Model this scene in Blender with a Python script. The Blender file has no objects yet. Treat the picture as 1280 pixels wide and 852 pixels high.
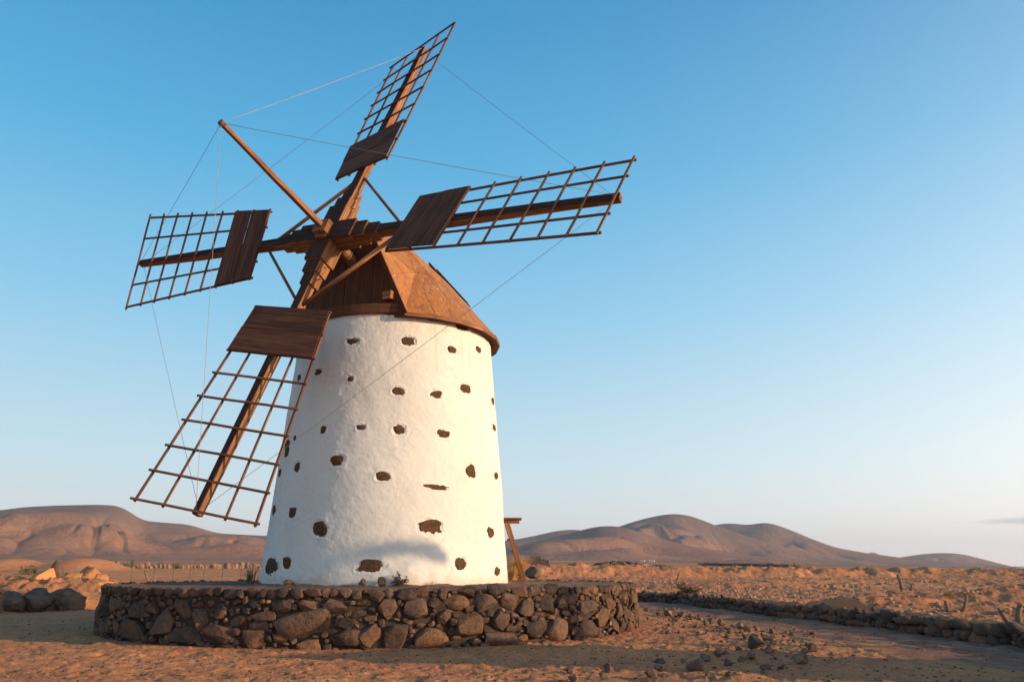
import bpy, math, random
import numpy as np
from mathutils import Vector, Matrix

random.seed(7); RNG = np.random.default_rng(7)
scene = bpy.context.scene
col = scene.collection
R = math.radians

# ------------------------------------------------------------------ camera, world, sun, exposure
F_PX, PITCH, CAM_Z = 978.886, 16.123, 1.65          # focal length in pixels of a 1280 px wide picture
cam_data = bpy.data.cameras.new('camera')
cam_data.sensor_width = 36.0
cam_data.lens = 36.0 * F_PX / 1280.0
cam_data.clip_start = 0.1
cam_data.clip_end = 60000
cam = bpy.data.objects.new('camera', cam_data)
col.objects.link(cam)
cam.location = (0, 0, CAM_Z)
cam.rotation_euler = (R(90 + PITCH), 0, 0)
scene.camera = cam

SUN_AZ, SUN_EL = 72.0, 12.0       # degrees from straight behind the camera, turning to the right; height above horizon
to_sun = Vector((math.sin(R(SUN_AZ)) * math.cos(R(SUN_EL)), -math.cos(R(SUN_AZ)) * math.cos(R(SUN_EL)), math.sin(R(SUN_EL))))
sun_data = bpy.data.lights.new('sun', 'SUN')
sun_data.energy = 5.0
sun_data.angle = R(0.6)
sun_data.color = (1.0, 0.70, 0.41)
sun = bpy.data.objects.new('sun', sun_data)
col.objects.link(sun)
sun.rotation_euler = to_sun.to_track_quat('Z', 'Y').to_euler()
sun.location = (30, -10, 20)

world = bpy.data.worlds.new('World')
scene.world = world
world.use_nodes = True
wt = world.node_tree
wt.nodes.clear()
w_out = wt.nodes.new('ShaderNodeOutputWorld')
w_bg = wt.nodes.new('ShaderNodeBackground')
w_sky = wt.nodes.new('ShaderNodeTexSky')
w_sky.sky_type = 'NISHITA'
w_sky.sun_disc = False
w_sky.sun_elevation = R(SUN_EL)
w_sky.sun_rotation = math.atan2(to_sun.x, to_sun.y)
w_sky.air_density = 1.0
w_sky.dust_density = 0.6
w_sky.ozone_density = 2.0
w_bg.inputs['Strength'].default_value = 0.15
# thin grey evening cloud low in the sky to the right, laid out by direction
w_tc = wt.nodes.new('ShaderNodeTexCoord')
w_sep = wt.nodes.new('ShaderNodeSeparateXYZ')
wt.links.new(w_tc.outputs['Generated'], w_sep.inputs[0])
def wmath(op, a, b=None, c=None, clamp=False):
    n = wt.nodes.new('ShaderNodeMath'); n.operation = op; n.use_clamp = clamp
    for i, v in enumerate((a, b, c)):
        if v is None: continue
        if isinstance(v, (int, float)): n.inputs[i].default_value = v
        else: wt.links.new(v, n.inputs[i])
    return n.outputs[0]
w_az = wmath('ARCTAN2', w_sep.outputs[0], w_sep.outputs[1])
w_noise = wt.nodes.new('ShaderNodeTexNoise')
w_map = wt.nodes.new('ShaderNodeMapping')
w_map.inputs['Scale'].default_value = (14, 14, 90)
wt.links.new(w_tc.outputs['Generated'], w_map.inputs[0])
wt.links.new(w_map.outputs[0], w_noise.inputs['Vector'])
w_noise.inputs['Scale'].default_value = 1.0
w_noise.inputs['Detail'].default_value = 5
el = wmath('SUBTRACT', w_sep.outputs[2], 0.047)
el = wmath('ABSOLUTE', el)
el = wmath('MULTIPLY_ADD', el, -165.0, 1.40)                      # vertical falloff
azf = wmath('MULTIPLY_ADD', w_az, 9.0, -4.85)                     # fades out towards the left
azf = wmath('MINIMUM', azf, 0.55)
cl = wmath('ADD', el, azf)
cl = wmath('MULTIPLY_ADD', w_noise.outputs[0], 2.2, cl)
cl = wmath('SUBTRACT', cl, 1.95, clamp=False)
cl = wmath('MULTIPLY', cl, 0.9, clamp=True)
# deep blue overhead, pale towards the horizon, brighter on the sun's side of the sky
w_ramp = wt.nodes.new('ShaderNodeValToRGB')
wt.links.new(w_sep.outputs[2], w_ramp.inputs[0])
SKY = [(0.0, (.73, .67, .61)), (.02, (.72, .70, .67)), (.06, (.66, .73, .74)), (.12, (.54, .72, .80)), (.30, (.245, .56, .79)), (.47, (.088, .41, .70)), (.62, (.042, .29, .57)), (.8, (.028, .22, .48)), (1.0, (.023, .175, .41))]
cr = w_ramp.color_ramp
while len(cr.elements) < len(SKY): cr.elements.new(.5)
for e_, (p_, c_) in zip(cr.elements, SKY): e_.position = p_; e_.color = (*c_, 1)
w_dot = wt.nodes.new('ShaderNodeVectorMath'); w_dot.operation = 'DOT_PRODUCT'
wt.links.new(w_tc.outputs['Generated'], w_dot.inputs[0]); w_dot.inputs[1].default_value = to_sun
w_gain = wmath('MULTIPLY_ADD', wmath('POWER', wmath('MAXIMUM', wmath('MULTIPLY_ADD', w_dot.outputs['Value'], .5, .5), 0.0), 3.0), 0.0, 5.6)
w_glow = wmath('MULTIPLY', wmath('MULTIPLY', wmath('POWER', wmath('MAXIMUM', wmath('MULTIPLY_ADD', w_dot.outputs['Value'], .5, .5), 0.0), 4.0), 15.0), wmath('POWER', wmath('SUBTRACT', 1.0, w_sep.outputs[2], None, True), 2.0))
w_warm = wt.nodes.new('ShaderNodeVectorMath'); w_warm.operation = 'SCALE'; w_warm.inputs[0].default_value = (1.0, .70, .46)
wt.links.new(w_glow, w_warm.inputs['Scale'])
w_vm = wt.nodes.new('ShaderNodeVectorMath'); w_vm.operation = 'SCALE'
wt.links.new(w_ramp.outputs[0], w_vm.inputs[0]); wt.links.new(w_gain, w_vm.inputs['Scale'])
w_add = wt.nodes.new('ShaderNodeMix'); w_add.data_type = 'RGBA'; w_add.blend_type = 'ADD'; w_add.inputs[0].default_value = .05
w_sum = wt.nodes.new('ShaderNodeVectorMath'); w_sum.operation = 'ADD'
wt.links.new(w_vm.outputs[0], w_sum.inputs[0]); wt.links.new(w_warm.outputs[0], w_sum.inputs[1])
wt.links.new(w_sum.outputs[0], w_add.inputs[6]); wt.links.new(w_sky.outputs[0], w_add.inputs[7])
w_mix = wt.nodes.new('ShaderNodeMix'); w_mix.data_type = 'RGBA'
wt.links.new(wmath('MULTIPLY', cl, 0.75), w_mix.inputs[0])
wt.links.new(w_add.outputs[2], w_mix.inputs[6])
w_mix.inputs[7].default_value = (2.35, 2.45, 2.7, 1)
wt.links.new(w_mix.outputs[2], w_bg.inputs[0])
wt.links.new(w_bg.outputs[0], w_out.inputs[0])

scene.view_settings.view_transform = 'Standard'
scene.view_settings.look = 'None'
scene.view_settings.gamma = 1.0
scene.view_settings.use_curve_mapping = False
scene.view_settings.exposure = 0.3

# ------------------------------------------------------------------ survey: rays from the photographer's standpoint
_p = R(PITCH)
CAM = np.array([0, 0, CAM_Z])
def ray(px, py):
    x = (px - 640) / F_PX; z = -(py - 426) / F_PX
    return np.array([x, math.cos(_p) - z * math.sin(_p), math.sin(_p) + z * math.cos(_p)])
def on_ground(px, py, z=0.0):
    d = ray(px, py); return CAM + d * ((z - CAM_Z) / d[2])
def at_depth(px, py, y):
    d = ray(px, py); return CAM + d * (y / d[1])

# ------------------------------------------------------------------ numeric noise
def _hash(ix, iy, iz, seed):
    n = (ix.astype(np.int64) * 374761393 + iy.astype(np.int64) * 668265263 + iz.astype(np.int64) * 2147483647 + seed * 974634777) & 0xFFFFFFFF
    n = ((n ^ (n >> 13)) * 1274126177) & 0xFFFFFFFF
    n = (n ^ (n >> 16)) & 0xFFFFFFFF
    return n / 4294967295.0 * 2 - 1
def vnoise(x, y, z=None, seed=0):
    x = np.asarray(x, float); y = np.asarray(y, float)
    z = np.zeros_like(x) if z is None else np.asarray(z, float)
    ix, iy, iz = np.floor(x), np.floor(y), np.floor(z)
    fx, fy, fz = x - ix, y - iy, z - iz
    u, v, w = [t * t * t * (t * (t * 6 - 15) + 10) for t in (fx, fy, fz)]
    r = 0
    for dx in (0, 1):
        for dy in (0, 1):
            for dz in (0, 1):
                r = r + _hash(ix + dx, iy + dy, iz + dz, seed) * (u if dx else 1 - u) * (v if dy else 1 - v) * (w if dz else 1 - w)
    return r
def fbm(x, y, z=None, oct=4, seed=0, gain=.5):
    r = 0; a = 1; f = 1
    for o in range(oct):
        r = r + a * vnoise(x * f, y * f, None if z is None else z * f, seed + o * 17); a *= gain; f *= 2.03
    return r
def sstep(a, b, x):
    t = np.clip((x - a) / (b - a), 0, 1); return t * t * (3 - 2 * t)

# ------------------------------------------------------------------ materials
class NT:
    def __init__(self, name):
        self.m = bpy.data.materials.new(name); self.m.use_nodes = True
        self.t = self.m.node_tree; self.t.nodes.clear()
        self.out = self.t.nodes.new('ShaderNodeOutputMaterial')
        self.b = self.t.nodes.new('ShaderNodeBsdfPrincipled')
        self.t.links.new(self.b.outputs[0], self.out.inputs[0])
        self.b.inputs['Specular IOR Level'].default_value = .25
    def n(self, typ, **kw):
        nd = self.t.nodes.new(typ)
        for k, v in kw.items(): setattr(nd, k, v)
        return nd
    def link(self, a, b): self.t.links.new(a, b)
    def setv(self, sock, v):
        if isinstance(v, (int, float, tuple, list)): sock.default_value = v
        else: self.link(v, sock)
    def coord(self, kind='Object'): return self.n('ShaderNodeTexCoord').outputs[kind]
    def attr(self, name): 
        a = self.n('ShaderNodeAttribute'); a.attribute_name = name; return a
    def mapping(self, vec, scale=(1, 1, 1), loc=(0, 0, 0)):
        mp = self.n('ShaderNodeMapping'); self.link(vec, mp.inputs[0]); mp.inputs['Scale'].default_value = scale; mp.inputs['Location'].default_value = loc
        return mp.outputs[0]
    def noise(self, vec, scale=1, detail=6, rough=.55, dist=0):
        n = self.n('ShaderNodeTexNoise'); self.link(vec, n.inputs['Vector'])
        n.inputs['Scale'].default_value = scale; n.inputs['Detail'].default_value = detail
        n.inputs['Roughness'].default_value = rough; n.inputs['Distortion'].default_value = dist
        return n.outputs[0]
    def voro(self, vec, scale, feature='F1', out=0, rnd=1):
        n = self.n('ShaderNodeTexVoronoi', feature=feature); self.link(vec, n.inputs['Vector']); n.inputs['Scale'].default_value = scale
        n.inputs['Randomness'].default_value = rnd
        return n.outputs[out]
    def ramp(self, fac, stops, interp='LINEAR'):
        n = self.n('ShaderNodeValToRGB'); self.link(fac, n.inputs[0]); cr = n.color_ramp; cr.interpolation = interp
        while len(cr.elements) < len(stops): cr.elements.new(.5)
        for e, (p, c) in zip(cr.elements, stops):
            e.position = p; e.color = (c, c, c, 1) if isinstance(c, (int, float)) else (*c, 1)
        return n.outputs[0]
    def mix(self, fac, a, b, mode='MIX'):
        n = self.n('ShaderNodeMix', data_type='RGBA', blend_type=mode)
        self.setv(n.inputs[0], fac)
        for s, v in ((n.inputs[6], a), (n.inputs[7], b)):
            self.setv(s, (*v, 1) if isinstance(v, tuple) and len(v) == 3 else v)
        return n.outputs[2]
    def math(self, op, a, b=0.0, clamp=False):
        n = self.n('ShaderNodeMath', operation=op, use_clamp=clamp); self.setv(n.inputs[0], a); self.setv(n.inputs[1], b); return n.outputs[0]
    def bump(self, h, strength=.5, dist=.02, prev=None):
        n = self.n('ShaderNodeBump'); self.link(h, n.inputs['Height']); n.inputs['Strength'].default_value = strength; n.inputs['Distance'].default_value = dist
        if prev is not None: self.link(prev, n.inputs['Normal'])
        return n.outputs[0]
    def fin(self, color, rough=.85, normal=None, spec=None):
        self.setv(self.b.inputs['Base Color'], (*color, 1) if isinstance(color, tuple) and len(color) == 3 else color)
        self.setv(self.b.inputs['Roughness'], rough)
        if normal is not None: self.link(normal, self.b.inputs['Normal'])
        if spec is not None: self.b.inputs['Specular IOR Level'].default_value = spec
        return self.m

def wood_mat(name, dark, light, wear=.35, spec=.2):
    k = NT(name); g = k.attr('grain').outputs['Vector']
    f1 = k.noise(k.mapping(g, (26, 26, 1.1)), 1, 7, .6, .4)
    f2 = k.noise(k.mapping(g, (5, 5, .35), (3, 1, 7)), 1, 4, .6, .8)
    f3 = k.noise(k.mapping(g, (60, 60, 2.5)), 1, 3, .5)
    c = k.ramp(f1, [(.3, tuple(x * .55 for x in dark)), (.5, dark), (.72, light)])
    oi = k.n('ShaderNodeObjectInfo').outputs['Random']; c = k.mix(1.0, c, k.ramp(oi, [(0, .74), (1, 1.26)]), 'MULTIPLY')
    c = k.mix(k.math('MULTIPLY', k.ramp(f2, [(.42, 0), (.72, 1)]), wear), c, tuple(x * 1.35 for x in light))
    c = k.mix(k.ramp(f3, [(.30, .65), (.38, 0)]), c, tuple(x * .3 for x in dark))
    nr = k.bump(f1, .5, .006); nr = k.bump(f3, .4, .004, nr)
    return k.fin(c, k.ramp(f1, [(.3, .9), (.7, .7)]), nr, spec)

M = {}
M['timber'] = wood_mat('weathered_timber', (.165, .071, .033), (.45, .215, .095))
M['board'] = wood_mat('dark_sail_board', (.064, .026, .015), (.135, .055, .029), .5)
M['shade_front'] = wood_mat('shaded_front_wood', (.036, .016, .011), (.075, .032, .019), .4)  # same wood, its colour darkened to stand for shade on unlit fronts
M['gable'] = wood_mat('dark_gable_board', (.085, .035, .019), (.15, .062, .031), .3)
M['lattice'] = wood_mat('lattice_wood', (.10, .042, .022), (.24, .10, .046))

def m_roof():
    k = NT('roof_boards'); g = k.attr('grain').outputs['Vector']
    sheet = k.attr('tone').outputs['Fac']
    f1 = k.noise(k.mapping(g, (5, 26, 1)), 1, 7, .6, .6)
    f2 = k.noise(k.mapping(g, (1.2, 2.6, 1)), 1, 5, .6, .5)
    c = k.ramp(f1, [(.28, (.24, .088, .026)), (.5, (.42, .168, .048)), (.75, (.54, .245, .080))])
    c = k.mix(k.ramp(f2, [(.45, 0), (.7, .6)]), c, (.21, .10, .045))
    c = k.mix(k.math('MULTIPLY', sheet, .45), c, (.20, .085, .035))
    sc = k.noise(k.mapping(g, (3.2, 18, 1), (4, 2, 0)), 1, 5, .65, 1.2)
    zone = k.noise(k.mapping(g, (.7, .7, 1), (9, 2, 0)), 1, 2, .5)
    fl = k.math('MULTIPLY', k.ramp(sc, [(.57, 0), (.61, 1)]), k.ramp(zone, [(.44, 0), (.54, 1)]))
    c = k.mix(k.math('MULTIPLY', fl, .5), c, (.62, .50, .36))
    sep = k.n('ShaderNodeSeparateXYZ'); k.link(g, sep.inputs[0])
    fr = k.math('FRACT', k.math('MULTIPLY', sep.outputs[0], 1.85)); jt = k.ramp(fr, [(0, 1), (.028, 0)])
    blot = k.noise(k.mapping(g, (1.6, 4.5, 1), (7, 7, 0)), 1, 6, .65, .8); c = k.mix(k.ramp(blot, [(.50, 0), (.72, .7)]), c, (.15, .068, .034))
    c = k.mix(k.math('MULTIPLY', jt, .75), c, (.06, .028, .014))
    return k.fin(c, .72, k.bump(jt, -.6, .012, k.bump(f1, .4, .008)), .25)
M['roof'] = m_roof()

def m_plaster():
    k = NT('whitewashed_plaster'); o = k.coord()
    big = k.noise(o, .55, 5, .6); mid = k.noise(o, 3.5, 6, .62, .3); fine = k.noise(o, 22, 5, .65)
    c = k.ramp(big, [(.3, (.61, .585, .545)), (.6, (.68, .655, .615))])
    c = k.mix(k.ramp(mid, [(.30, .30), (.46, 0)]), c, (.68, .63, .57))
    sep = k.n('ShaderNodeSeparateXYZ'); k.link(o, sep.inputs[0])
    low = k.math('ADD', k.math('MULTIPLY', k.math('SUBTRACT', sep.outputs[2], 1.2), -1.5), k.math('MULTIPLY', mid, 1.5))
    c = k.mix(k.ramp(low, [(.30, 0), (.75, .55)]), c, (.55, .40, .28))       # earth splash at the foot
    st = k.noise(k.mapping(o, (2.2, 2.2, .18)), 1, 5, .6)
    c = k.mix(k.ramp(st, [(.60, 0), (.80, .35)]), c, (.62, .55, .47))
    nr = k.bump(mid, .4, .03); nr = k.bump(k.noise(k.mapping(o, (1, 1, .55)), 9, 5, .7, 1.2), .5, .018, nr); nr = k.bump(fine, .45, .010, nr)
    dr = k.noise(k.mapping(o, (5, 5, .22)), 1, 4, .6); top = k.math('MULTIPLY', k.math('SUBTRACT', sep.outputs[2], 6.3), .45, True)
    c = k.mix(k.math('MULTIPLY', k.math('MULTIPLY', k.ramp(dr, [(.52, 0), (.70, .55)]), top), 1.0), c, (.50, .41, .32))
    cr_ = k.voro(k.mapping(o, (1, 1, .8)), .9, 'DISTANCE_TO_EDGE'); wob = k.noise(o, 5, 4, .6)
    c = k.mix(k.math('MULTIPLY', k.ramp(k.math('ADD', cr_, k.math('MULTIPLY', k.math('SUBTRACT', wob, .5), .12)), [(.0, 1), (.008, 0)]), k.ramp(big, [(.48, 0), (.58, .35)])), c, (.45, .40, .35))
    return k.fin(c, .9, nr, .15)
M['plaster'] = m_plaster()

def m_stone(name, cols, rough=.9, bs=1.0, scale=9, patina=None):
    k = NT(name); o = k.coord()
    rnd = k.n('ShaderNodeNewGeometry').outputs['Random Per Island']
    c = k.ramp(rnd, [(i / (len(cols) - 1) if len(cols) > 1 else 0, x) for i, x in enumerate(cols)])
    f = k.noise(o, scale, 7, .65); g = k.noise(o, scale * .25, 3, .5)
    c = k.mix(.8, c, k.ramp(f, [(.25, .35), (.5, 1.0), (.75, 1.5)]), 'MULTIPLY')
    if patina: c = k.mix(k.ramp(g, [(.52, 0), (.72, .6)]), c, patina)
    v = k.voro(o, scale * 4)
    nr = k.bump(f, .8 * bs, .05); nr = k.bump(v, .35 * bs, .015, nr)
    return k.fin(c, rough, nr, .12)
BASALT = [(.055, .040, .034), (.09, .058, .043), (.15, .080, .050), (.065, .050, .044), (.20, .105, .060), (.10, .066, .050), (.165, .100, .070), (.058, .044, .039), (.135, .074, .048)]
M['wall_stone'] = m_stone('basalt_wall_stones', BASALT, bs=1.5, patina=(.21, .112, .062))
M['mortar_bits'] = m_stone('pale_chinking', [(.07, .05, .04), (.15, .088, .056), (.09, .062, .048), (.06, .046, .04), (.20, .115, .07), (.08, .055, .044), (.30, .19, .12)], patina=(.26, .15, .09))
M['dry_stone'] = m_stone('dark_dry_stones', [(.06, .045, .039), (.13, .080, .056), (.085, .062, .050), (.18, .105, .07), (.07, .052, .044)], scale=6, patina=(.16, .10, .065))
M['rock'] = m_stone('brown_rock', [(.20, .115, .07), (.12, .075, .055), (.26, .155, .095), (.10, .068, .052)], scale=8)
M['boulder'] = m_stone('grey_boulder', [(.11, .078, .06), (.14, .092, .065)], scale=3, patina=(.19, .12, .078))
M['orange_rock'] = m_stone('ochre_rock', [(.50, .225, .095), (.42, .185, .08)], scale=2.2)
M['rubble'] = m_stone('pinkish_rubble', [(.34, .175, .115), (.44, .26, .18), (.24, .125, .085), (.52, .33, .24), (.29, .15, .095)], scale=6)
M['tower_stone'] = m_stone('exposed_rubble_stone', [(.10, .055, .030), (.145, .080, .042), (.075, .045, .029), (.12, .064, .033)], scale=14, bs=1.4)
M['far_block'] = m_stone('far_block', [(.30, .20, .14), (.15, .09, .06), (.42, .33, .26), (.22, .13, .09), (.33, .20, .13)], scale=2)
M['core'] = m_stone('earth_core', [(.055, .036, .027)], scale=7)

def m_ground():
    k = NT('dry_earth'); o = k.coord()
    big = k.noise(o, .16, 5, .55, .4); mid = k.noise(o, 1.3, 6, .6, .2); fine = k.noise(o, 11, 6, .7); grain = k.noise(o, 55, 4, .7)
    c = k.ramp(big, [(.30, (.43, .176, .081)), (.5, (.54, .226, .101)), (.70, (.63, .278, .122))])
    c = k.mix(k.ramp(mid, [(.40, 0), (.68, .55)]), c, (.35, .145, .074))
    c = k.mix(.55, c, k.ramp(fine, [(.28, .55), (.5, 1.0), (.74, 1.35)]), 'MULTIPLY')
    peb = k.voro(o, 16); pid = k.voro(o, 16, out=1)
    pm = k.math('MULTIPLY', k.ramp(peb, [(.16, 1), (.22, 0)]), k.ramp(pid, [(.62, 0), (.66, 1)]))
    c = k.mix(k.math('MULTIPLY', pm, .8), c, k.ramp(pid, [(.66, (.14, .09, .065)), (.82, (.30, .19, .125)), (1, (.55, .42, .31))]))
    # beyond the berm the plain turns browner and duller
    sep = k.n('ShaderNodeSeparateXYZ'); k.link(o, sep.inputs[0])
    far = k.math('MULTIPLY', k.math('SUBTRACT', sep.outputs[1], 95.0), .006, True)
    strat = k.noise(k.mapping(o, (.004, .022, 0)), 1, 5, .6, .5)
    pc = k.ramp(strat, [(.32, (.25, .115, .062)), (.5, (.36, .17, .085)), (.62, (.50, .24, .11)), (.7, (.32, .15, .078))])
    c = k.mix(k.math('MULTIPLY', far, .9), c, pc)
    nr = k.bump(mid, .5, .14); nr = k.bump(fine, 1.0, .06, nr); nr = k.bump(grain, .6, .014, nr); nr = k.bump(pm, .6, .015, nr)
    return k.fin(c, .95, nr, .08)
M['ground'] = m_ground()

def m_road():
    k = NT('grey_gravel_track'); o = k.coord()
    mid = k.noise(o, .9, 6, .6, .3); fine = k.noise(o, 14, 6, .7); grain = k.noise(o, 60, 4, .7)
    edge = k.attr('edge').outputs['Fac']
    c = k.ramp(mid, [(.32, (.21, .098, .062)), (.55, (.26, .122, .076)), (.7, (.33, .152, .088))])
    ac = k.attr('across').outputs['Fac']; wv = k.math('MULTIPLY', k.math('SUBTRACT', k.noise(o, .5, 3, .5), .5), .8)
    tr = k.ramp(k.math('ABSOLUTE', k.math('SUBTRACT', k.math('ABSOLUTE', k.math('SUBTRACT', k.math('ADD', ac, wv), 1.75)), .75)), [(.10, 1), (.30, 0)])
    c = k.mix(k.math('MULTIPLY', tr, k.ramp(mid, [(.4, .1), (.6, .7)])), c, (.34, .19, .12))
    em = k.ramp(k.math('ADD', edge, k.math('MULTIPLY', k.math('SUBTRACT', mid, .5), 1.6)), [(.40, 0), (.85, 1)])
    c = k.mix(em, c, (.42, .19, .08))
    c = k.mix(.6, c, k.ramp(fine, [(.28, .55), (.5, 1.0), (.74, 1.4)]), 'MULTIPLY')
    nr = k.bump(fine, .6, .03); nr = k.bump(grain, .5, .010, nr)
    return k.fin(c, .95, nr, .08)
M['road'] = m_road()

def m_gravel_top():
    k = NT('platform_gravel'); o = k.coord()
    mid = k.noise(o, 1.6, 6, .6, .3); fine = k.noise(o, 18, 6, .7); v = k.voro(o, 26); vc = k.voro(o, 26, out=1)
    c = k.ramp(mid, [(.32, (.12, .08, .06)), (.55, (.20, .118, .078)), (.7, (.30, .165, .09))])
    c = k.mix(.4, c, k.ramp(vc, [(0, .5), (1, 1.6)]), 'MULTIPLY')
    nr = k.bump(fine, .6, .03); nr = k.bump(v, .6, .02, nr)
    return k.fin(c, .95, nr, .08)
M['gravel_top'] = m_gravel_top()

def m_hill():
    k = NT('bare_volcanic_hillside'); o = k.coord()
    big = k.noise(o, .0035, 6, .6, .5); mid = k.noise(o, .02, 7, .65, .3); fine = k.noise(o, .12, 5, .7)
    c = k.ramp(big, [(.30, (.19, .098, .064)), (.5, (.26, .134, .083)), (.70, (.33, .175, .104))])
    c = k.mix(k.ramp(mid, [(.42, 0), (.66, .55)]), c, (.22, .115, .075))
    c = k.mix(.5, c, k.ramp(fine, [(.3, .7), (.7, 1.3)]), 'MULTIPLY')
    sep = k.n('ShaderNodeSeparateXYZ'); k.link(o, sep.inputs[0])
    up = k.math('ADD', k.math('MULTIPLY', k.math('SUBTRACT', sep.outputs[2], 62.0), .014), k.math('MULTIPLY', k.math('SUBTRACT', mid, .5), 1.3))
    c = k.mix(k.ramp(up, [(.15, 0), (.75, .8)]), c, k.mix(k.ramp(mid, [(.4, 0), (.62, 1)]), (.145, .100, .084), (.195, .118, .086)))
    spots = k.voro(o, .05); c = k.mix(k.ramp(spots, [(.10, .5), (.22, 0)]), c, (.12, .085, .06))
    nr = k.bump(mid, .6, 16.0); nr = k.bump(fine, .45, 3.0, nr)
    return k.fin(c, .95, nr, .05)
M['hill'] = m_hill()
def m_plain(name, color, rough=.8, scale=12, var=.35, spec=.2):
    k = NT(name); o = k.coord(); f = k.noise(o, scale, 5, .6)
    c = k.mix(var * 2, color, k.ramp(f, [(.3, .6), (.5, 1.0), (.7, 1.35)]), 'MULTIPLY')
    return k.fin(c, rough, k.bump(f, .3, .01), spec)
M['wire'] = m_plain('steel_wire', (.20, .17, .15), .6)
M['wire_sunlit'] = m_plain('sunlit_wire', (.34, .30, .26), .9)  # the rigging wire again, coloured paler to look sunlit
M['metal'] = m_plain('rusty_post', (.14, .09, .07), .7)
M['grass_dry'] = m_plain('dry_grass', (.55, .30, .10), .9, 5)
M['agave'] = m_plain('dusty_green_leaf', (.16, .15, .075), .7, 5)
M['weed'] = m_plain('dark_twig', (.09, .068, .05), .9, 8)
M['bush'] = m_plain('dry_bush', (.26, .145, .06), .9, 5)
M['dead_wood'] = m_plain('dead_wood', (.20, .125, .085), .9, 10)
M['white'] = m_plain('white_house_wall', (.72, .68, .63), .9, 1, .1)
M['green_net'] = m_plain('green_net', (.17, .17, .11), .9, 1)
M['window_dark'] = m_plain('dark_opening', (.04, .04, .045), .4, 3)
M['rust'] = m_plain('rusty_iron', (.16, .08, .045), .8, 20)

# ------------------------------------------------------------------ objects
def mesh_from(name, verts, faces, mat, parent=None, attrs=None, smooth=False):
    me = bpy.data.meshes.new(name)
    if isinstance(faces, np.ndarray):
        nv, nf, k = len(verts), len(faces), faces.shape[1]
        me.vertices.add(nv); me.vertices.foreach_set('co', np.asarray(verts, np.float32).ravel())
        me.loops.add(nf * k); me.loops.foreach_set('vertex_index', faces.astype(np.int32).ravel())
        me.polygons.add(nf); me.polygons.foreach_set('loop_start', np.arange(0, nf * k, k, dtype=np.int32))
        me.update(calc_edges=True)
    else:
        me.from_pydata([tuple(v) for v in verts], [], faces); me.update()
    if smooth: me.polygons.foreach_set('use_smooth', np.ones(len(me.polygons), bool))
    for an, (typ, data) in (attrs or {}).items():
        a = me.attributes.new(an, typ, 'POINT')
        a.data.foreach_set('vector' if typ == 'FLOAT_VECTOR' else 'value', np.asarray(data, np.float32).ravel())
    me.materials.append(mat)
    o = bpy.data.objects.new(name, me); col.objects.link(o)
    if parent: o.parent = parent
    return o
def tag(o, label=None, cat=None, group=None, kind=None):
    if label: o['label'] = label
    if cat: o['category'] = cat
    if group: o['group'] = group
    if kind: o['kind'] = kind
    return o
def empty(name, loc=(0, 0, 0)):
    o = bpy.data.objects.new(name, None); o.location = loc; o.empty_display_size = .3; col.objects.link(o); return o
def copy_tree(o, parent=None):
    c = o.copy(); col.objects.link(c)
    if parent: c.parent = parent
    for ch in list(o.children): copy_tree(ch, c)
    return c
def V(*a): return np.array(a if len(a) > 1 else a[0], float)
def unit(v): return v / np.linalg.norm(v)

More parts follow.
